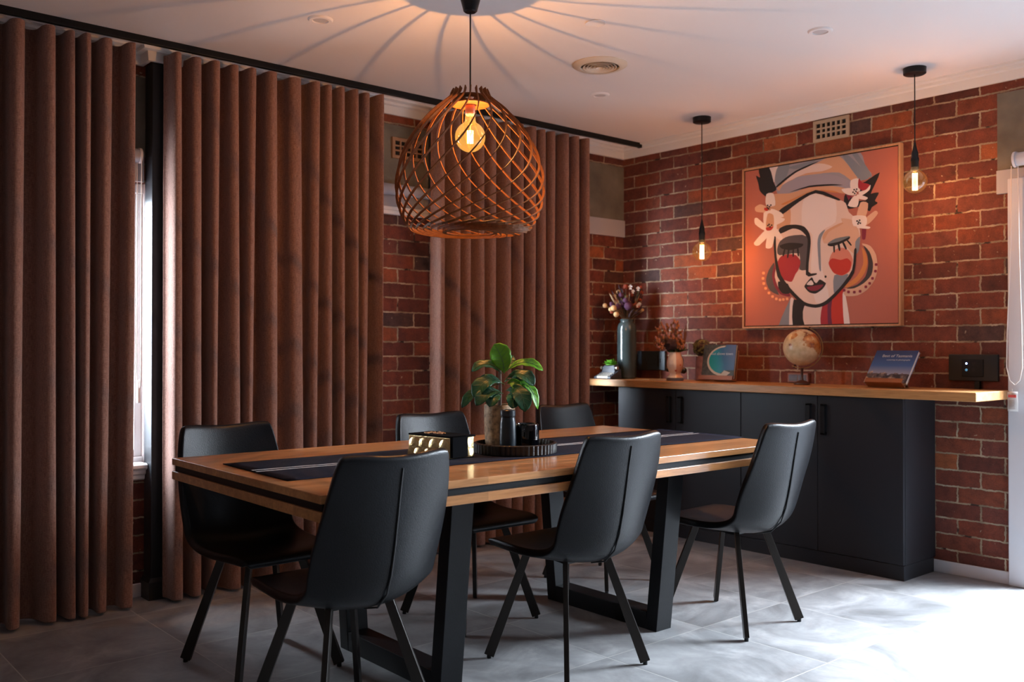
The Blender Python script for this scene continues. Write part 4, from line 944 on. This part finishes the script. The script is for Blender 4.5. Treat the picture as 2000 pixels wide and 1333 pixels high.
b.build('roller_knobs', P('knob_brass', (.55,.48,.38), .3, metal=.7), t)
t = empty('succulent', (.175,-.320,BT+.095), 0, 'small bright green leafy succulent growing on top of the typewriter ornament', 'plant')
rr = random.Random(11); b = MB(); b.cyl((0,0,.001),.034,.006,16)
for k in range(70):
    a = rr.uniform(0,2*PI); el = rr.uniform(.15,1.35); L_ = rr.uniform(.028,.048); d = Vector((math.cos(a)*math.cos(el),math.sin(a)*math.cos(el),math.sin(el)))
    s = d.cross(ZZ).normalized()*.007; p = Vector((.012*math.cos(a),.012*math.sin(a),.006)); m = p+d*L_*.55; e = p+d*L_+Vector((0,0,-.004)); u = d.cross(s).normalized()*.0025
    b.grid([[p-s*.4,p+u,p+s*.4],[m-s,m+u*1.5,m+s],[e-s*.2,e+u*.3,e+s*.2]])
b.build('foliage', P('succulent_green', (.10,.34,.018), .45, var=.4, vscale=60), t, smooth=180)
# small terracotta cup with greenery
t = empty('terracotta_cup_plant', (.135,-.115,BT), 0, 'small copper cup of dark greenery behind the typewriter ornament', 'plant')
lathe_obj('cup', [(.022,0),(.026,.02),(.033,.075),(.036,.118),(.033,.118),(.030,.08)], P('copper_clay', (.50,.24,.15), .45), t, n=24, cap1=False)
b = MB()
for k in range(40):
    a = rr.uniform(0,2*PI); el = rr.uniform(.3,1.4); L_ = rr.uniform(.03,.055); d = Vector((math.cos(a)*math.cos(el),math.sin(a)*math.cos(el),math.sin(el))); s = d.cross(ZZ).normalized()*.006
    p = Vector((0,0,.100)); m = p+d*L_*.6; e = p+d*L_; b.grid([[p-s*.3,p+s*.3],[m-s,m+s],[e-s*.15,e+s*.15]])
b.build('leaves', P('dark_greenery', (.04,.11,.03), .5, var=.4, vscale=50), t, smooth=180)

# tall grey green vase with a dried bouquet
VX, VY = .212, -.195
t = empty('tall_vase', (VX,VY,BT), 0, 'tall glazed grey green cylinder vase in the corner of the bench', 'vase')
lathe_obj('vase_body', [(.058,0),(.066,.006),(.068,.05),(.068,.33),(.066,.362),(.058,.385),(.046,.397),(.045,.404),(.050,.414),(.047,.418),(.043,.416),(.042,.40),(.055,.37)], P('celadon_dark', (.040,.058,.060), .16, var=.2, vscale=5, spec=.7), t, n=48, cap1=False)
t = empty('dried_bouquet', (VX,VY,BT+.405), 0, 'dried bouquet with pale round seed heads and purple blooms in the tall vase', 'dried flowers')
rr = random.Random(21)
# painted dark backing foliage, stems, then the heads seen in the photo
M_ST = P('dry_stem', (.22,.15,.08), .8); M_BALL = P('billy_button', (.66,.42,.20), .8, bump=.5, bscale=500); M_PUR = P('purple_bloom', (.075,.022,.060), .85, bump=.4, bscale=300)
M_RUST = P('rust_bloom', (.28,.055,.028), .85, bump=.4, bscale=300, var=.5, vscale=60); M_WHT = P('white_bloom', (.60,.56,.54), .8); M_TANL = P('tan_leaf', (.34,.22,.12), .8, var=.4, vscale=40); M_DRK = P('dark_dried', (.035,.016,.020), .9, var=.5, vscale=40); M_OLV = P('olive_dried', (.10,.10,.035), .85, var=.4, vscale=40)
def px_dir(a, f, z): return V3(a,f,z)
def stem_to(b, e, r=.0016, bend=.0):
    e = Vector(e); m = e*.5+Vector((0,0,.02)); b.tube([(e.x*.08,e.y*.08,-.08),(e.x*.12,e.y*.12,0),tuple(m),tuple(e)], r, 5)
heads = {'ball':[(-.155,-.01,.108,.017),(-.118,-.03,.080,.015),(-.098,-.04,.089,.021),(-.078,-.03,.045,.020),(-.058,0,.205,.016),(.112,.01,.078,.011),(-.080,.02,.180,.010)],
         'purple':[(-.045,-.03,.178,.020),(-.070,-.02,.098,.022),(.005,-.03,.105,.030),(-.035,.0,.120,.026),(-.105,-.01,.115,.020),(.020,.02,.150,.024),(-.015,-.04,.145,.018)],
         'rust':[(-.010,-.01,.240,.018),(-.075,.01,.135,.020),(.055,.02,.115,.024),(.095,.01,.150,.014),(.100,.02,.240,.012),(.075,-.01,.100,.020),(-.110,-.02,.062,.013),(.105,.01,.200,.014),(.03,.01,.19,.022)]}
b = MB()
for k in heads.values():
    for a,f,z,r in k: stem_to(b, V3(a,f,z))
b.build('stems', M_ST, t)
for k, mt, nm in (('ball',M_BALL,'seed_head'),('purple',M_PUR,'purple_flower'),('rust',M_RUST,'rust_flower')):
    for a,f,z,r in heads[k]:
        rz_ = rr.uniform(0,9)
        fn = None if k == 'ball' else (lambda d, q=rz_: 1+.32*noise.noise(d*2.6+Vector((q,0,0))))
        o = MB().sphere((0,0,0), r, 14, fn=fn).build(nm, mt, t, smooth=60); o.location = V3(a,f,z)
b = MB()
for a,f,z,s in [(.020,-.03,.235,1),(.075,-.02,.225,.9),(.04,-.02,.205,.8),(.085,-.02,.115,.9),(.070,-.03,.105,.7)]:
    for k in range(6):
        an = 2*PI*k/6; c = V3(a,f,z); d = V3(math.cos(an)*.5,-.3,math.sin(an)+.3).normalized()*.020*s; sd = d.cross(FF).normalized()*.006*s
        b.grid([[c-sd*.2,c+sd*.2],[c+d*.6-sd,c+d*.6+sd],[c+d-sd*.2,c+d+sd*.2]])
b.build('white_petals', M_WHT, t, smooth=180)
def blades(n, spec, mat, name, parent, w=.006, seed=1):
    r_ = random.Random(seed); b = MB()
    for k in range(n):
        a = r_.uniform(*spec[0]); f = r_.uniform(*spec[1]); z = r_.uniform(*spec[2]); L_ = r_.uniform(*spec[3]); e = V3(a,f,z); p0 = e*.25; p0.z = e.z*.15
        d = (e-p0).normalized(); c = e-d*L_; s = d.cross(Vector((r_.uniform(-1,1),r_.uniform(-1,1),r_.uniform(-1,1)))).normalized()*w*r_.uniform(.6,1.3)
        b.grid([[c-s*.1,c+s*.1],[c+d*L_*.4-s,c+d*L_*.4+s],[e-s*.1,e+s*.1]])
        if k%2 == 0: b.tube([p0,c+d*L_*.2], .0008, 4)
    return b.build(name, mat, parent, smooth=180)
blades(110, ((-.11,.12),(-.05,.07),(.05,.26),(.03,.06)), M_DRK, 'dark_foliage', t, .009, 3)
blades(26, ((-.13,.02),(-.05,.05),(.10,.20),(.05,.08)), M_TANL, 'tan_leaves', t, .006, 4)
blades(30, ((-.10,.12),(-.05,.05),(.04,.27),(.03,.05)), M_OLV, 'olive_leaves', t, .005, 5)
blades(22, ((.02,.13),(-.04,.05),(.05,.2),(.03,.05)), M_TANL, 'tan_leaves', t, .005, 6)

# white and flesh toned face vase
FX, FY = .690, -.250
t = empty('face_vase', (FX,FY,BT), 0, 'pale ceramic vase shaped as a woman\'s head with dark hair and a side bun', 'vase')
def facefn(a, z):  # nose, chin and brow pressed out on the camera side
    da = (a-(-PI*.30)+PI)%(2*PI)-PI
    k = 1+.13*math.exp(-(da/.20)**2)*max(0,math.exp(-((z-.098)/.022)**2))
    k += .05*math.exp(-(da/.30)**2)*math.exp(-((z-.068)/.007)**2)-.05*(math.exp(-((abs(da)-.42)/.18)**2)*math.exp(-((z-.122)/.010)**2))
    return k
prof = [(.054,0),(.056,.004),(.056,.018),(.050,.026),(.040,.034),(.035,.044),(.036,.052)]
for i in range(16):
    z = .056+i*.0085; u = (z-.056)/.128; prof.append((.038+.016*math.sin(PI*min(1,u*1.05+.02)**.9), z))
prof += [(.0395,.186),(.036,.187),(.036,.17)]
g = NT('face_ceramic'); tc = g.n('TexCoord'); sp = g.n('SeparateXYZ'); g.l(tc.outputs['Object'], sp.inputs[0])
rt = g.math('ADD', g.math('MULTIPLY', sp.outputs[0], .652), g.math('MULTIPLY', sp.outputs[1], .758))
side = g.math('GREATER_THAN', rt, -.002)
col = g.mix(side, (.80,.76,.72), (.60,.34,.23))
low = g.math('LESS_THAN', sp.outputs[2], .020); col = g.mix(low, col, (.12,.15,.22)); g.l(col, g.b.inputs['Base Color']); g.b.inputs['Roughness'].default_value = .3
lathe_obj('head', prof, g.m, t, n=56, mod=facefn, cap1=False)
cd = V3(0,-1,0)
b = MB()
lp = V3(-.004,-.0485,.066)
b.sphere(lp+V3(0,0,.003), .0085, 12, (1.1,.8,.40)); b.sphere(lp-V3(0,0,.003), .0075, 12, (1.0,.8,.45)); b.build('lips', P('lip_red', (.42,.10,.07), .35), t)
b = MB(); b.sphere(V3(.024,-.045,.104), .010, 12, (1,.5,.8)); b.build('rouge_spot', P('rouge', (.60,.16,.08), .5), t)
b = MB()
b.sphere(V3(.015,.026,.125), .047, 20, (1,1,1.25), fn=lambda d: 1+.04*math.sin(d.z*18)); b.sphere(V3(.056,.006,.066), .022, 16); b.sphere(V3(-.046,.010,.070), .013, 12)
b.build('hair', P('hair_black', (.006,.006,.008), .3), t)
t2 = empty('dried_grass_bouquet', (FX,FY,BT+.182), 0, 'dried rust coloured seed stems bunched in the face vase', 'dried flowers')
rr = random.Random(31); b = MB(); cl = [MB(), MB()]
for k in range(64):
    a = rr.uniform(-.140,.065); f = rr.uniform(-.04,.05); z = rr.uniform(.05,.225)-abs(a)*.25; e = V3(a,f,z); b.tube([V3(a*.05,f*.05,-.05),V3(a*.25,f*.3,.02),V3(a*.65,f*.7,z*.55),e], .0016, 5)
    for j in range(rr.randint(4,8)):
        q = rr.uniform(.55,1.0); c = V3(a*q,f*q,z*q)+Vector((rr.uniform(-.010,.010),rr.uniform(-.010,.010),rr.uniform(-.008,.012)))
        cl[rr.random() < .35].sphere(c, rr.uniform(.005,.0095), 6, (1,1,1.4))
b.build('stems', M_ST, t2); cl[0].build('seed_clusters', P('rust_seed', (.26,.095,.035), .8, var=.5, vscale=70), t2); cl[1].build('pink_seed_clusters', P('pink_seed', (.34,.15,.13), .8), t2)
b = MB(); b.sphere(V3(-.035,-.005,.055), .050, 18, (1.1,.8,.75), fn=lambda d: 1+.35*noise.noise(d*3)); b.build('dark_flower_heads', M_DRK, t2)
blades(40, ((-.07,.09),(-.03,.04),(.01,.06),(.03,.05)), P('green_collar', (.035,.075,.025), .7), 'green_leaves', t2, .010, 9)
b = MB(); rr = random.Random(5)
for k in range(11): b.tube([V3(.02,0,-.02),V3(.05,.0,.05),V3(.068+rr.uniform(-.006,.006),rr.uniform(-.01,.01),.09+k*.007),V3(.070+rr.uniform(-.012,.012),rr.uniform(-.01,.01),.115+k*.007)], .0022, 5)
b.build('upright_spike', P('spike_brown', (.13,.05,.03), .8), t2)

# mauve mottled vase behind, with olive hydrangea
t = empty('mauve_vase', (.800,-.100,BT), 0, 'mottled mauve cylinder vase standing behind the face vase', 'vase')
lathe_obj('vase_body', [(.044,0),(.050,.004),(.050,.03),(.047,.10),(.045,.150),(.047,.160),(.044,.160),(.041,.14)], P('mauve_glaze', (.22,.12,.14), .45, bump=.3, bscale=60, var=.4, vscale=30), t, n=36, cap1=False)
t = empty('hydrangea', (.800,-.100,BT+.155), 0, 'faded olive hydrangea head in the mauve vase', 'dried flowers')
rr = random.Random(8); b = MB(); b2 = MB()
for k in range(240):
    d = Vector((rr.gauss(0,1),rr.gauss(0,1),rr.gauss(0,1))).normalized(); c = V3(-.006,0,.062)+Vector((d.x*.062,d.y*.05,d.z*.056)); tg = b if rr.random() < .7 else b2
    s1 = d.cross(ZZ).normalized()*.010; s2 = d.cross(s1).normalized()*.010; o_ = d*rr.uniform(-.002,.006)
    tg.grid([[c+o_-s1,c-s2],[c+s2,c+o_+s1]])
b.build('olive_petals', P('olive_petal', (.13,.125,.045), .8, var=.5, vscale=30), t, smooth=0); b2.build('dark_petals', P('dark_petal', (.07,.035,.03), .8), t, smooth=0)
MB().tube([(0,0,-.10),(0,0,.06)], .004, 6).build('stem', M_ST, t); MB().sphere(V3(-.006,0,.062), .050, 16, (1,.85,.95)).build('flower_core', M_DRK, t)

# ---- books on little timber stands
def text(body, size, mat, parent, loc, rot, name, ext=.0004, space=1.0):
    c = bpy.data.curves.new(name, 'FONT'); c.body = body; c.size = size; c.extrude = ext; c.align_x = 'CENTER'; c.space_character = space
    o = bpy.data.objects.new(name, c); COL.objects.link(o)
    me = bpy.data.meshes.new_from_object(o); bpy.data.objects.remove(o); o = bpy.data.objects.new(name, me); COL.objects.link(o)
    me.materials.clear(); me.materials.append(mat); o.parent = parent; o.location = loc; o.rotation_euler = rot; return o
M_STAND = wood_mat('stand_timber', (.20,.065,.022), (.36,.13,.045), 0, .45)
M_TXT = P('cover_lettering', (.42,.48,.58), .6); M_PAGES = P('book_pages', (.66,.60,.54), .9, bump=.2, bscale=300)
def stand(loc, rz, lean, w, label, hh):
    t = empty('book_stand', loc, rz, label, 'book stand'); mt = Matrix.Rotation(-lean, 4, 'X')
    c, s = math.cos(lean), math.sin(lean)
    rot = Matrix.Translation((0,.0,.012)) @ Matrix.Rotation(-lean, 4, 'X')
    MB().box(-w/2,.0,.0,w/2,.010,hh, mat=rot).build('back_board', M_STAND, t, smooth=0, bevel=.001)
    MB().box(-w/2,-.034,-.004,w/2,.010,.004, mat=rot).build('ledge', M_STAND, t, smooth=0, bevel=.001)
    MB().box(-w/2,-.038,-.004,w/2,-.032,.024, mat=rot).build('front_lip', M_STAND, t, smooth=0, bevel=.001)
    top = rot @ Vector((0,.012,hh*.62))
    b = MB(); fy = top.y+hh*.20; v = [(-w*.32,top.y-.001,top.z),(w*.32,top.y-.001,top.z),(w*.32,fy,.0005),(-w*.32,fy,.0005)]
    b.hexa([v[3],v[2],(v[2][0],v[2][1]+.007,.0005),(v[3][0],v[3][1]+.007,.0005),v[0],v[1],(v[1][0],v[1][1]+.007,v[1][2]),(v[0][0],v[0][1]+.007,v[0][2])]); b.build('rear_leg', M_STAND, t, smooth=0)
    return t, rot
def book(stand_t, rot, w, h, th, label, cover, extra):
    t = empty('book', tuple(stand_t.location), stand_t.rotation_euler.z, label, 'book')
    y0 = -.001-th
    MB().box(-w/2,y0,.0055,w/2,y0+.002,h, mat=rot).build('front_cover', cover, t, smooth=0, bevel=.0005)
    MB().box(-w/2,-.003,.0055,w/2,-.001,h, mat=rot).build('back_cover', cover, t, smooth=0, bevel=.0005)
    MB().box(-w/2-.0005,y0,.0055,-w/2+.002,-.001,h, mat=rot).build('spine', cover, t, smooth=0)
    MB().box(-w/2+.002,y0+.002,.008,w/2-.003,-.003,h-.003, mat=rot).build('pages', M_PAGES, t, smooth=0)
    extra(t, rot, y0-.0004); return t
def flat(b, pts, rot, y): b.poly([rot @ Vector((x, y, z)) for x, z in pts])
# beach aerial book
st, rot = stand((1.012,-.215,BT), 0, .17, .262, 'timber book stand holding the book with the turquoise bay', .19)
def ex1(t, rot, y):
    w, h = .25, .225; cx, cz, rx, rz_ = .045, .120, .135, .098
    b = MB(); arc = [(cx+rx*math.cos(a), cz+rz_*math.sin(a)) for a in [math.radians(q) for q in range(90,281,8)]]
    cl = lambda p: (max(-w/2+.001,min(w/2-.001,p[0])),max(.007,min(h-.001,p[1])))
    sand = arc+[(.035,.008),(.085,.040),(.098,.048),(.055,.058)]+[(cx+(rx-.016)*math.cos(a), cz+(rz_-.012)*math.sin(a)) for a in [math.radians(q) for q in range(270,89,-8)]]
    sand = arc+[(.060,.018),(.098,.046),(.050,.060)]+[(cx+(rx-.014)*math.cos(a), cz+.003+(rz_-.012)*math.sin(a)) for a in [math.radians(q) for q in range(262,89,-8)]]
    flat(b, [cl(p) for p in sand], rot, y); b.build('printed_beach', P('sand_print', (.50,.42,.32), .5), t, smooth=0)
    b = MB(); sea = [(cx+(rx-.014)*math.cos(a), cz+.003+(rz_-.012)*math.sin(a)) for a in [math.radians(q) for q in range(90,262,8)]]+[(.050,.060),(.124,.062),(.124,.224),(cx,.224)]
    flat(b, [cl(p) for p in sea], rot, y+.0001)
    g = NT('sea_print'); tc = g.n('TexCoord'); sp = g.n('SeparateXYZ'); g.l(tc.outputs['Object'], sp.inputs[0]); nz = g.n('TexNoise', Scale=14.0); g.l(tc.outputs['Object'], nz.inputs['Vector'])
    v = g.math('ADD', sp.outputs[0], g.math('ADD', g.math('MULTIPLY', sp.outputs[2], .35), g.math('MULTIPLY', nz.outputs[0], .06)))
    g.l(g.ramp(v, [(-.02+.02,(.0,.26,.24)),(.07,(.0,.20,.26)),(.12,(.01,.09,.20)),(.2,(.05,.08,.18))]), g.b.inputs['Base Color']); g.b.inputs['Roughness'].default_value = .3
    b.build('printed_sea', g.m, t, smooth=0)
    text('out above town', .026, M_TXT, t, rot @ Vector((.022,y-.001,.158)), (PI/2-.17,0,0), 'cover_title')
book(st, rot, .25, .225, .016, 'book with an aerial view of a turquoise bay on its cover', P('bush_print', (.045,.040,.022), .45, var=.6, vscale=60), ex1)
# mountain book, leaning well back
st, rot = stand((2.150,-.262,BT), -.06, .66, .215, 'timber book stand holding the blue book near the bench end', .17)
g = NT('blue_cover'); tc = g.n('TexCoord'); sp = g.n('SeparateXYZ'); g.l(tc.outputs['Object'], sp.inputs[0]); nz = g.n('TexNoise', Scale=22.0, Detail=6.0); g.l(tc.outputs['Object'], nz.inputs['Vector'])
sky = g.ramp(sp.outputs[2], [(.08,(.22,.26,.38)),(.12,(.03,.10,.30)),(.19,(.010,.035,.13))])
rock = g.ramp(nz.outputs[0], [(.40,(.012,.012,.025)),(.50,(.10,.08,.08)),(.60,(.42,.34,.28))])
edge = g.math('ADD', sp.outputs[2], g.math('MULTIPLY', nz.outputs[0], -.06)); f = g.math('LESS_THAN', edge, .050)
g.l(g.mix(f, sky, rock), g.b.inputs['Base Color']); g.b.inputs['Roughness'].default_value = .3
def ex2(t, rot, y):
    text('Best of Tasmania', .0255, M_TXT, t, rot @ Vector((.012,y-.001,.178)), (PI/2-.66,0,0), 'cover_title')
    text('a journey in photographs', .0135, M_TXT, t, rot @ Vector((.028,y-.001,.155)), (PI/2-.66,0,0), 'cover_subtitle')
book(st, rot, .245, .225, .020, 'blue book with rocky mountains on its cover, leaning back near the bench end', g.m, ex2)

# ---- globe in an antique finish
GX, GY, GZ, GR = 1.602, -.200, 1.222, .108
t = empty('desk_globe', (GX,GY,BT), 0, 'antique cream and amber desk globe on a brass arc, standing under the painting', 'globe')
g = NT('globe_map'); tc = g.n('TexCoord'); nz = g.n('TexNoise', Scale=11.0, Detail=5.0, Roughness=.55); g.l(tc.outputs['Object'], nz.inputs['Vector']); n2 = g.n('TexNoise', Scale=30.0, Detail=4.0); g.l(tc.outputs['Object'], n2.inputs['Vector'])
sp = g.n('SeparateXYZ'); g.l(tc.outputs['Object'], sp.inputs[0])
land = g.ramp(g.math('ADD', nz.outputs[0], g.math('MULTIPLY', sp.outputs[2], 1.3)), [(.56,(0,0,0)),(.58,(1,1,1))])
sea = g.ramp(n2.outputs[0], [(.35,(.50,.36,.20)),(.65,(.66,.52,.33))]); ld = g.ramp(n2.outputs[0], [(.35,(.16,.045,.015)),(.5,(.42,.15,.035)),(.65,(.50,.28,.12))])
g.l(g.mix(land, sea, ld), g.b.inputs['Base Color']); g.b.inputs['Roughness'].default_value = .3
tilt = .41; ax = V3(math.sin(tilt)*.9, 0, math.cos(tilt)).normalized()
s = MB().sphere((0,0,0), GR, 40).build('globe_ball', g.m, t, smooth=180); s.location = (0,0,GZ-BT); s.rotation_euler = (0,.4,.5)
M_BRASS = P('aged_brass', (.50,.32,.12), .35, metal=.8)
rgt = (V3(1,0,0)-ax*V3(1,0,0).dot(ax)).normalized(); pts = []; ups = []
for k in range(29):
    a = -PI/2-.12+(PI+.24)*k/28; dd = rgt*math.cos(a)+ax*math.sin(a); pts.append(Vector((0,0,GZ-BT))+dd*(GR+.014)); ups.append(ax.cross(rgt))
MB().tube(pts, .012, up=ups, w=.004).build('meridian_arc', M_BRASS, t, smooth=30)
b = MB()
for sg in (1,-1): b.tube([Vector((0,0,GZ-BT))+ax*sg*GR*.985, Vector((0,0,GZ-BT))+ax*sg*(GR+.022)], .004, 8)
b.build('pole_pins', M_BLACKM, t)
M_BASEW = P('globe_base', (.055,.022,.014), .4)
low = Vector((.010,.012,GZ-BT-GR-.016))
MB().lathe([(.045,0),(.047,.004),(.046,.010),(.030,.018),(.010,.026),(.007,.045),(.009,low.z-.004),(.012,low.z+.002)], 32, (.0,.0,0)).build('turned_base', M_BASEW, t)

# ================================================================== outlets and wiring
def outlet(x0,x1,z0,z1,mat,label,kind):
    t = empty('wall_outlet', ((x0+x1)/2,-.001,(z0+z1)/2), 0, label, 'power outlet'); w, h = (x1-x0)/2, (z1-z0)/2
    MB().box(-w,-.020,-h,w,0,h).build('face_plate', mat, t, smooth=0, bevel=.004, seg=3)
    return t, w, h
t, w, h = outlet(.150,.410,1.060,1.197,P('blue_black_plate', (.020,.032,.045), .35),'blue black power outlet on the brick between tall vase and face vase',0)
M_SLOT = P('slot_black', (.003,.003,.004), .6)
b = MB()
for cx in (-.035,.035):
    for dx, rz_ in ((-.012,.5),(.012,-.5)): b.box(-.0016,-.0215,-.007,.0016,-.0195,.007, mat=Matrix.Translation((cx+dx,0,.010)) @ Matrix.Rotation(rz_, 4, 'Y'))
    b.box(cx-.0016,-.0215,-.026,cx+.0016,-.0195,-.012)
b.box(.066,-.0225,-.040,.070,-.0195,.040); b.build('socket_slots', M_SLOT, t, smooth=0)
MB().box(.078,-.024,-.014,.094,-.020,.014).build('switch', M_PLASTICB, t, smooth=0, bevel=.001)
t, w, h = outlet(2.380,2.634,1.045,1.186,P('matt_black_plate', (.006,.007,.009), .45),'black power outlet with a small blue light at the right end of the bench',0)
MB().box(-.055,-.026,-.048,.055,-.020,.045).build('raised_insert', M_PLASTICB, t, smooth=0, bevel=.002)
b = MB(); b.sphere((-.030,-.027,.022), .0048, 10); b.build('blue_light', P('led_blue', (.1,.2,1), .4, emit=(.25,.35,1), estr=14), t)
b = MB(); b.sphere((-.030,-.027,-.012), .007, 10); b.build('dim_light', P('led_dim', (.05,.10,.16), .3, emit=(.10,.28,.42), estr=.8), t)
b = MB()
for z in (-.012,.020): b.cyl((0,0,0),.001,.001,6); b.box(-.006+.004,-.0275,z-.009,.012+.004,-.0255,z+.009)
b.build('round_sockets', M_SLOT, t, smooth=0)
o = MB().box(2.518,-.030,1.003,2.545,-.006,1.044).build('plug_adaptor', M_PLASTICB, smooth=0, bevel=.003); tag(o, 'small black plug adaptor under the power outlet with the blue light', 'plug')
t, w, h = outlet(1.388,1.532,1.006,1.064,P('brown_plate', (.21,.085,.06), .5),'small brown framed power outlet low on the brick beneath the globe',0)
MB().box(-w+.012,-.0215,-h+.010,-.003,-.019,h-.010).build('left_rocker', P('rocker_dark', (.05,.02,.016), .4), t, smooth=0, bevel=.001)
MB().box(.003,-.0215,-h+.010,w-.012,-.019,h-.010).build('right_rocker', P('rocker_dark2', (.06,.025,.018), .4), t, smooth=0, bevel=.001)

# ================================================================== blind over the doors, its chain and tag
t = empty('roller_blind', (3.555,-.062,2.178), 0, 'grey roller blind rolled up above the glass doors at the right edge', 'blind')
L = .81
MB().tube([(-L,0,0),(L,0,0)], .034, 22).build('rolled_fabric', P('blind_roll_white', (.55,.54,.57), .55), t)
b = MB(); 
for s in (-1,1): b.tube([(s*L,0,0),(s*(L+.012),0,0)], .040, 22); b.box(s*(L+.005)-.003,-.0,-.02,s*(L+.005)+.003,.043,.04)
b.build('end_brackets', M_ALU, t)
MB().box(-L+.03,.030,-.100,L-.03,.032,.01).build('hanging_fabric', M_BLIND, t, smooth=0)
MB().box(-L+.03,.024,-.122,L-.03,.038,-.098).build('bottom_rail', M_WHITE, t, smooth=0, bevel=.004)
b = MB(); x = -L-.006
z0, z1 = -.03, 1.02-2.178
b.tube([(x-.020,-.002,z0),(x-.024,-.003,z0-.4),(x-.042,-.004,z0-.85),(x-.044,-.005,z1+.10),(x-.030,-.005,z1+.035),(x-.006,-.005,z1+.012),(x+.018,-.005,z1+.035),(x+.030,-.005,z1+.10),(x+.028,-.004,z0-.85),(x+.016,-.003,z0-.4),(x+.012,-.002,z0)], .0028, 6)
b.build('chain_loop', M_CHAIN, t)
t = empty('safety_tag', (2.722,-.068,.998), 0, 'white safety tag with a red band hanging from the blind chain', 'tag')
b = MB(); b.grid([[Vector((-.022+.001*math.sin(z*90), -.004*math.sin((z+.09)*22), z)), Vector((.026+.001*math.sin(z*90), -.004*math.sin((z+.09)*22)+.004, z))] for z in [-.100+.1*k/8 for k in range(9)]])
o = b.build('tag_card', P('tag_white', (.66,.62,.60), .5), t, smooth=180); so = o.modifiers.new('th','SOLIDIFY'); so.thickness = .0012
MB().box(-.018,-.0065,-.030,.020,-.0035,-.016).build('red_band', P('tag_red', (.55,.06,.06), .5), t, smooth=0)
b = MB()
for k in range(6): b.box(-.016,-.0055-.0006*k,-.046-k*.008,.012+.002*(k%3),-.0035-.0004*k,-.0445-k*.008)
b.build('printed_lines', P('tag_print', (.40,.32,.30), .6), t, smooth=0)
MB().tube([(.0,-.001,-.002),(.0,.0,.014)], .0012, 5).build('tag_loop', M_CHAIN, t)

for o in bpy.data.objects:
    k = o.name.split('.')[0]
    if k in ('foliage','dark_foliage','seed_clusters','pink_seed_clusters','white_petals','tan_leaves','olive_leaves','green_leaves','olive_petals','dark_petals','leaves','stems','fringe'): o['kind'] = 'stuff'
